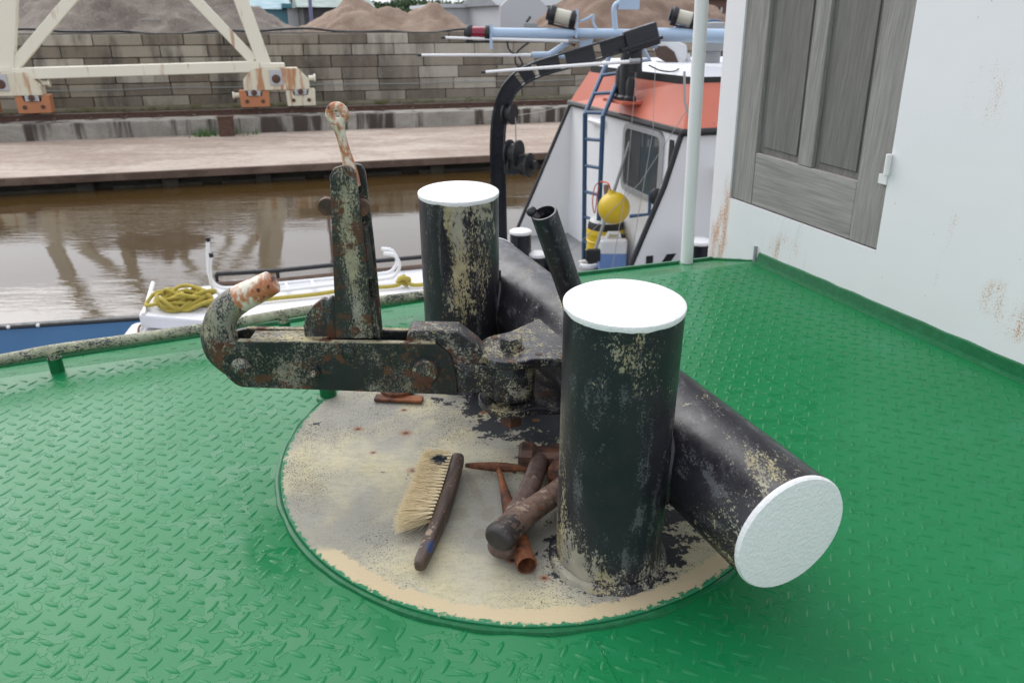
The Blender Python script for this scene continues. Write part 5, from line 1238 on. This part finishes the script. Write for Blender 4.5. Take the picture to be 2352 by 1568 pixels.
# ================================================================== BLUE BOAT WITH WHITE DECKHOUSE ROOF
ZR = -1.40
def rz(x, y, z=ZR): return FA.onz(x, y, z)
bb0 = empty('blue_boat', Vector((-3.0, 6.0, -2.6)), 'blue hulled boat with flat white roof moored alongside the deck', 'boat')
far = [rz(345, 668), rz(500, 653), rz(640, 645), rz(800, 628), rz(975, 612), rz(1120, 600)]
nearp = [rz(318, 722), rz(470, 735), rz(640, 745), rz(800, 740), rz(975, 730), rz(1120, 720)]
b = MB(); n = len(far)
b.v = [p for p in nearp] + [p for p in far] + [p - UP * .12 for p in nearp] + [p - UP * .12 for p in far]
b.f = [tuple(range(n)) + tuple(reversed(range(n, 2 * n))), tuple(reversed(range(2 * n, 3 * n))) + tuple(range(3 * n, 4 * n))]
for i in range(n - 1): b.f += [(i, i + 1, 2 * n + i + 1, 2 * n + i), (n + i, n + i + 1, 3 * n + i + 1, 3 * n + i)]
b.f += [(0, n, 3 * n, 2 * n), (n - 1, 2 * n - 1, 4 * n - 1, 3 * n - 1)]
b.build('roof', MT['roofw'], bb0, smooth=False, bevel=.02)
b = MB(); b.tube([p + UP * .10 for p in far[1:]], .022, 8); b.build('roof_rail', MT['trimblk'], bb0)
for i in range(1, n): MB().tube([far[i] + UP * .10, far[i]], .016, 6).build('rail_post', MT['trimblk'], bb0)
MB().tube([p + UP * .02 + Vector((0, -.06, 0)) for p in far[1:]], .022, 6).build('roof_trim', MT['fascia'], bb0)
MB().tube([rz(330, 722) , rz(356, 674) + UP * .1], .018, 6).build('roof_frame', MT['white2'], bb0)
# body below the roof and rounded locker in front
cz = Vector((0, 0, 0))
body = [(p.x, p.y) for p in (nearp[0] + Vector((.1, .1, 0)), nearp[-1] + Vector((0, .1, 0)), far[-1] - Vector((0, .1, 0)), far[0] + Vector((.1, -.1, 0)))]
MB().prism(body, (0, 0, -2.5), (1, 0, 0), (0, 1, 0), UP * (2.5 + ZR - .121)).build('cabin', MT['white2'], bb0, smooth=False)
la, lb_ = rz(276, 764, -1.55), rz(760, 735, -1.55)
ld = (lb_ - la).normalized(); ln = Vector((-ld.y, ld.x, 0)); Ll = (lb_ - la).length
prof = rounded([(-.55, -.9), (-.55, 0), (.22, 0), (.22, -.9)], [0, .05, .05, 0], 4)
lk = MB(); lk.prism(rounded([(0, -.5), (0, 0), (Ll, 0), (Ll, -.5)], [.0, .10, .1, .0], 5), la - ln * .5, ld, UP, ln * .75); lk.build('locker', MT['roofw'], bb0, bevel=.03, seg=3)
MB().bar(la - ln * .52 - UP * .32, lb_ - ln * .52 - UP * .32, .03, .03).build('locker_trim', MT['grey'], bb0)
MB().tube(smoothpath([rz(318, 768, -1.53), rz(319, 752, -1.52), rz(326, 744, -1.53)], 4), .010, 6).build('locker_latch', MT['rust'], bb0)
# hull with blue bulwark
gun = [rz(-500, 800, -1.62), rz(-200, 772, -1.62), rz(0, 756, -1.62), rz(285, 737, -1.62), rz(520, 722, -1.62)]
b = MB()
for i in range(len(gun) - 1):
    p, q = gun[i], gun[i + 1]; b.add([p, q, q - UP * 1.3, p - UP * 1.3, p + Vector((0, .05, 0)), q + Vector((0, .05, 0)), q + Vector((0, .05, -1.3)), p + Vector((0, .05, -1.3))], [(0, 1, 2, 3), (4, 5, 6, 7), (0, 1, 5, 4), (0, 3, 7, 4), (1, 2, 6, 5)])
b.build('bulwark', MT['blue'], bb0, smooth=False)
MB().tube([p + UP * .012 + Vector((0, .025, 0)) for p in gun], .045, 8, sq=(1, .5)).build('bulwark_cap', MT['trimblk'], bb0)
for i, x in enumerate((-90, 140, 330)):
    p = rz(x, 752 - x * .062, -1.66); MB().bar(p - Vector((0, .04, 0)), p - Vector((0, .04, 1.0)), .03, .06, up=(0, 1, 0)).build('stanchion', MT['blue'], bb0)
for x in (20, 88): p = rz(x, 755 - x * .06, -1.61); MB().sphere(p + UP * .01, .016, 10, 6).build('cap_bolt', MT['white2'], bb0)
b = MB(); b.prism([(-7.5, 3.2), (-6.4, 6.0), (-3.4, 6.55), (.6, 7.6), (1.2, 5.8), (-1.0, 4.0)], (0, 0, -2.55), (1, 0, 0), (0, 1, 0), UP * .12); b.build('deck', MT['dkgrey'], bb0, smooth=False)
MB().prism([(-7.4, 3.25), (-6.35, 5.95), (-3.4, 6.5), (.55, 7.55), (1.1, 5.8), (-1.0, 4.05)], (0, 0, -3.4), (1, 0, 0), (0, 1, 0), UP * .849).build('hull', MT['blue'], bb0, smooth=False)
# yellow rope coil and its tail
rp0 = rz(420, 704); rc = empty('rope_coil', rp0, 'heap of yellow rope coiled on the white boat roof', 'rope')
rnd = random.Random(9)
b = MB()
for k in range(26):
    a0 = rnd.uniform(0, 6.28); ra, rb = rnd.uniform(.09, .20), rnd.uniform(.06, .13); cc = rp0 + Vector((rnd.gauss(0, .065), rnd.gauss(0, .05), .025 + .0042 * k * rnd.uniform(.4, 1.1))); tl = rnd.uniform(0, 6.28); rot = rnd.uniform(-.5, .5); lp = []
    for i in range(16):
        t = 2 * math.pi * i / 16; x = math.cos(t) * ra * (1 + .12 * math.sin(2 * t + a0)); y = math.sin(t) * rb
        hx = Vector((x * math.cos(rot) - y * math.sin(rot), x * math.sin(rot) + y * math.cos(rot), .03 * math.sin(t * 2 + tl) + .022 * math.sin(t + a0)))
        q = cc + hx; q.z = max(q.z, ZR + .018); lp.append(q)
    b.tube(smoothpath(lp + [lp[0]], 3)[:-1], .0165, 7, closed=True)
b.build('rope_turns', MT['rope'], rc, ang=80)
for lay in range(0):
    pts = []
    for i in range(90):
        t = i / 90 * 2 * math.pi * (9 - lay * 1.5); rx = (.31 - .075 * lay) * (.62 + .38 * math.sin(i * .37 + lay)); 
        pts.append(rp0 + Vector((math.cos(t) * rx + rnd.gauss(0, .02), math.sin(t) * rx * .62 + rnd.gauss(0, .02), .03 + .055 * lay + .03 * abs(math.sin(i * .9)))))
    MB().tube(smoothpath(pts, 3), .0165, 7).build('rope_turns', MT['rope'], rc, ang=80)
tail = [rz(470, 700) + UP * .05, rz(540, 702) + UP * .03, rz(640, 692) + UP * .03, rz(720, 684) + UP * .03, rz(820, 670) + UP * .03, rz(905, 664) + UP * .03, rz(930, 657) + UP * .05, rz(952, 662) + UP * .03, rz(1010, 655) + UP * .03]
MB().tube(smoothpath(tail, 5), .019, 8).build('rope_tail', MT['rope'], rc, ang=80)
kn = rz(926, 660) + UP * .05
MB().tube(smoothpath([kn + Vector((-.05, 0, 0)), kn + Vector((0, -.03, .05)), kn + Vector((.06, 0, .03)), kn + Vector((.03, .02, -.03)), kn + Vector((-.04, .02, .02)), kn + Vector((.02, 0, .06))], 4), .019, 7).build('knot', MT['rope'], rc, ang=80)
# white boarding ladder lying on the roof with hooked ends
bl2 = empty('boarding_ladder', rz(650, 665), 'white tubular boarding ladder with hooked ends lying on the white roof', 'ladder')
A0, A1_ = [rz(556, 688) + UP * .04, rz(880, 650) + UP * .04], [rz(550, 670) + UP * .04, rz(875, 638) + UP * .04]
def hookp(p, up): return smoothpath([p, p + Vector((-.16, .0, .0)), p + Vector((-.24, 0, .08)), p + Vector((-.25, .02, .24)), p + Vector((-.22, .02, up))], 4)
h1_ = list(reversed(hookp(A0[0], .36))); h2_ = list(reversed(hookp(A1_[0], .44)))
def curl(p): return smoothpath([p, p + Vector((.10, .02, .02)), p + Vector((.16, .02, .12)), p + Vector((.12, .02, .22)), p + Vector((.02, .02, .24))], 4)
MB().tube(h1_ + [A0[1]] + curl(A0[1])[1:], .017, 10).build('side_tube', MT['white2'], bl2); MB().tube(h2_ + [A1_[1]] + curl(A1_[1])[1:], .017, 10).build('side_tube', MT['white2'], bl2)
for t in (.1, .32, .5, .68, .86): MB().tube([A0[0].lerp(A0[1], t), A1_[0].lerp(A1_[1], t)], .013, 8).build('rung', MT['white2'], bl2)
for p in (h1_[0], h2_[0]): MB().tube([p - UP * .02, p + UP * .015], .020, 8).build('end_plug', MT['trimblk'], bl2)

# ================================================================== heel the tug's own things as one rigid body
TR = Matrix.Translation((0, 0, CAMZ)) @ Matrix.Rotation(TILT, 4, 'X') @ Matrix.Translation((0, 0, -CAMZ))
for o in SHIP:
    mb = Matrix.LocRotScale(o.location, o.rotation_euler, o.scale); m2 = TR @ mb
    o.location = m2.to_translation(); o.rotation_euler = m2.to_euler()
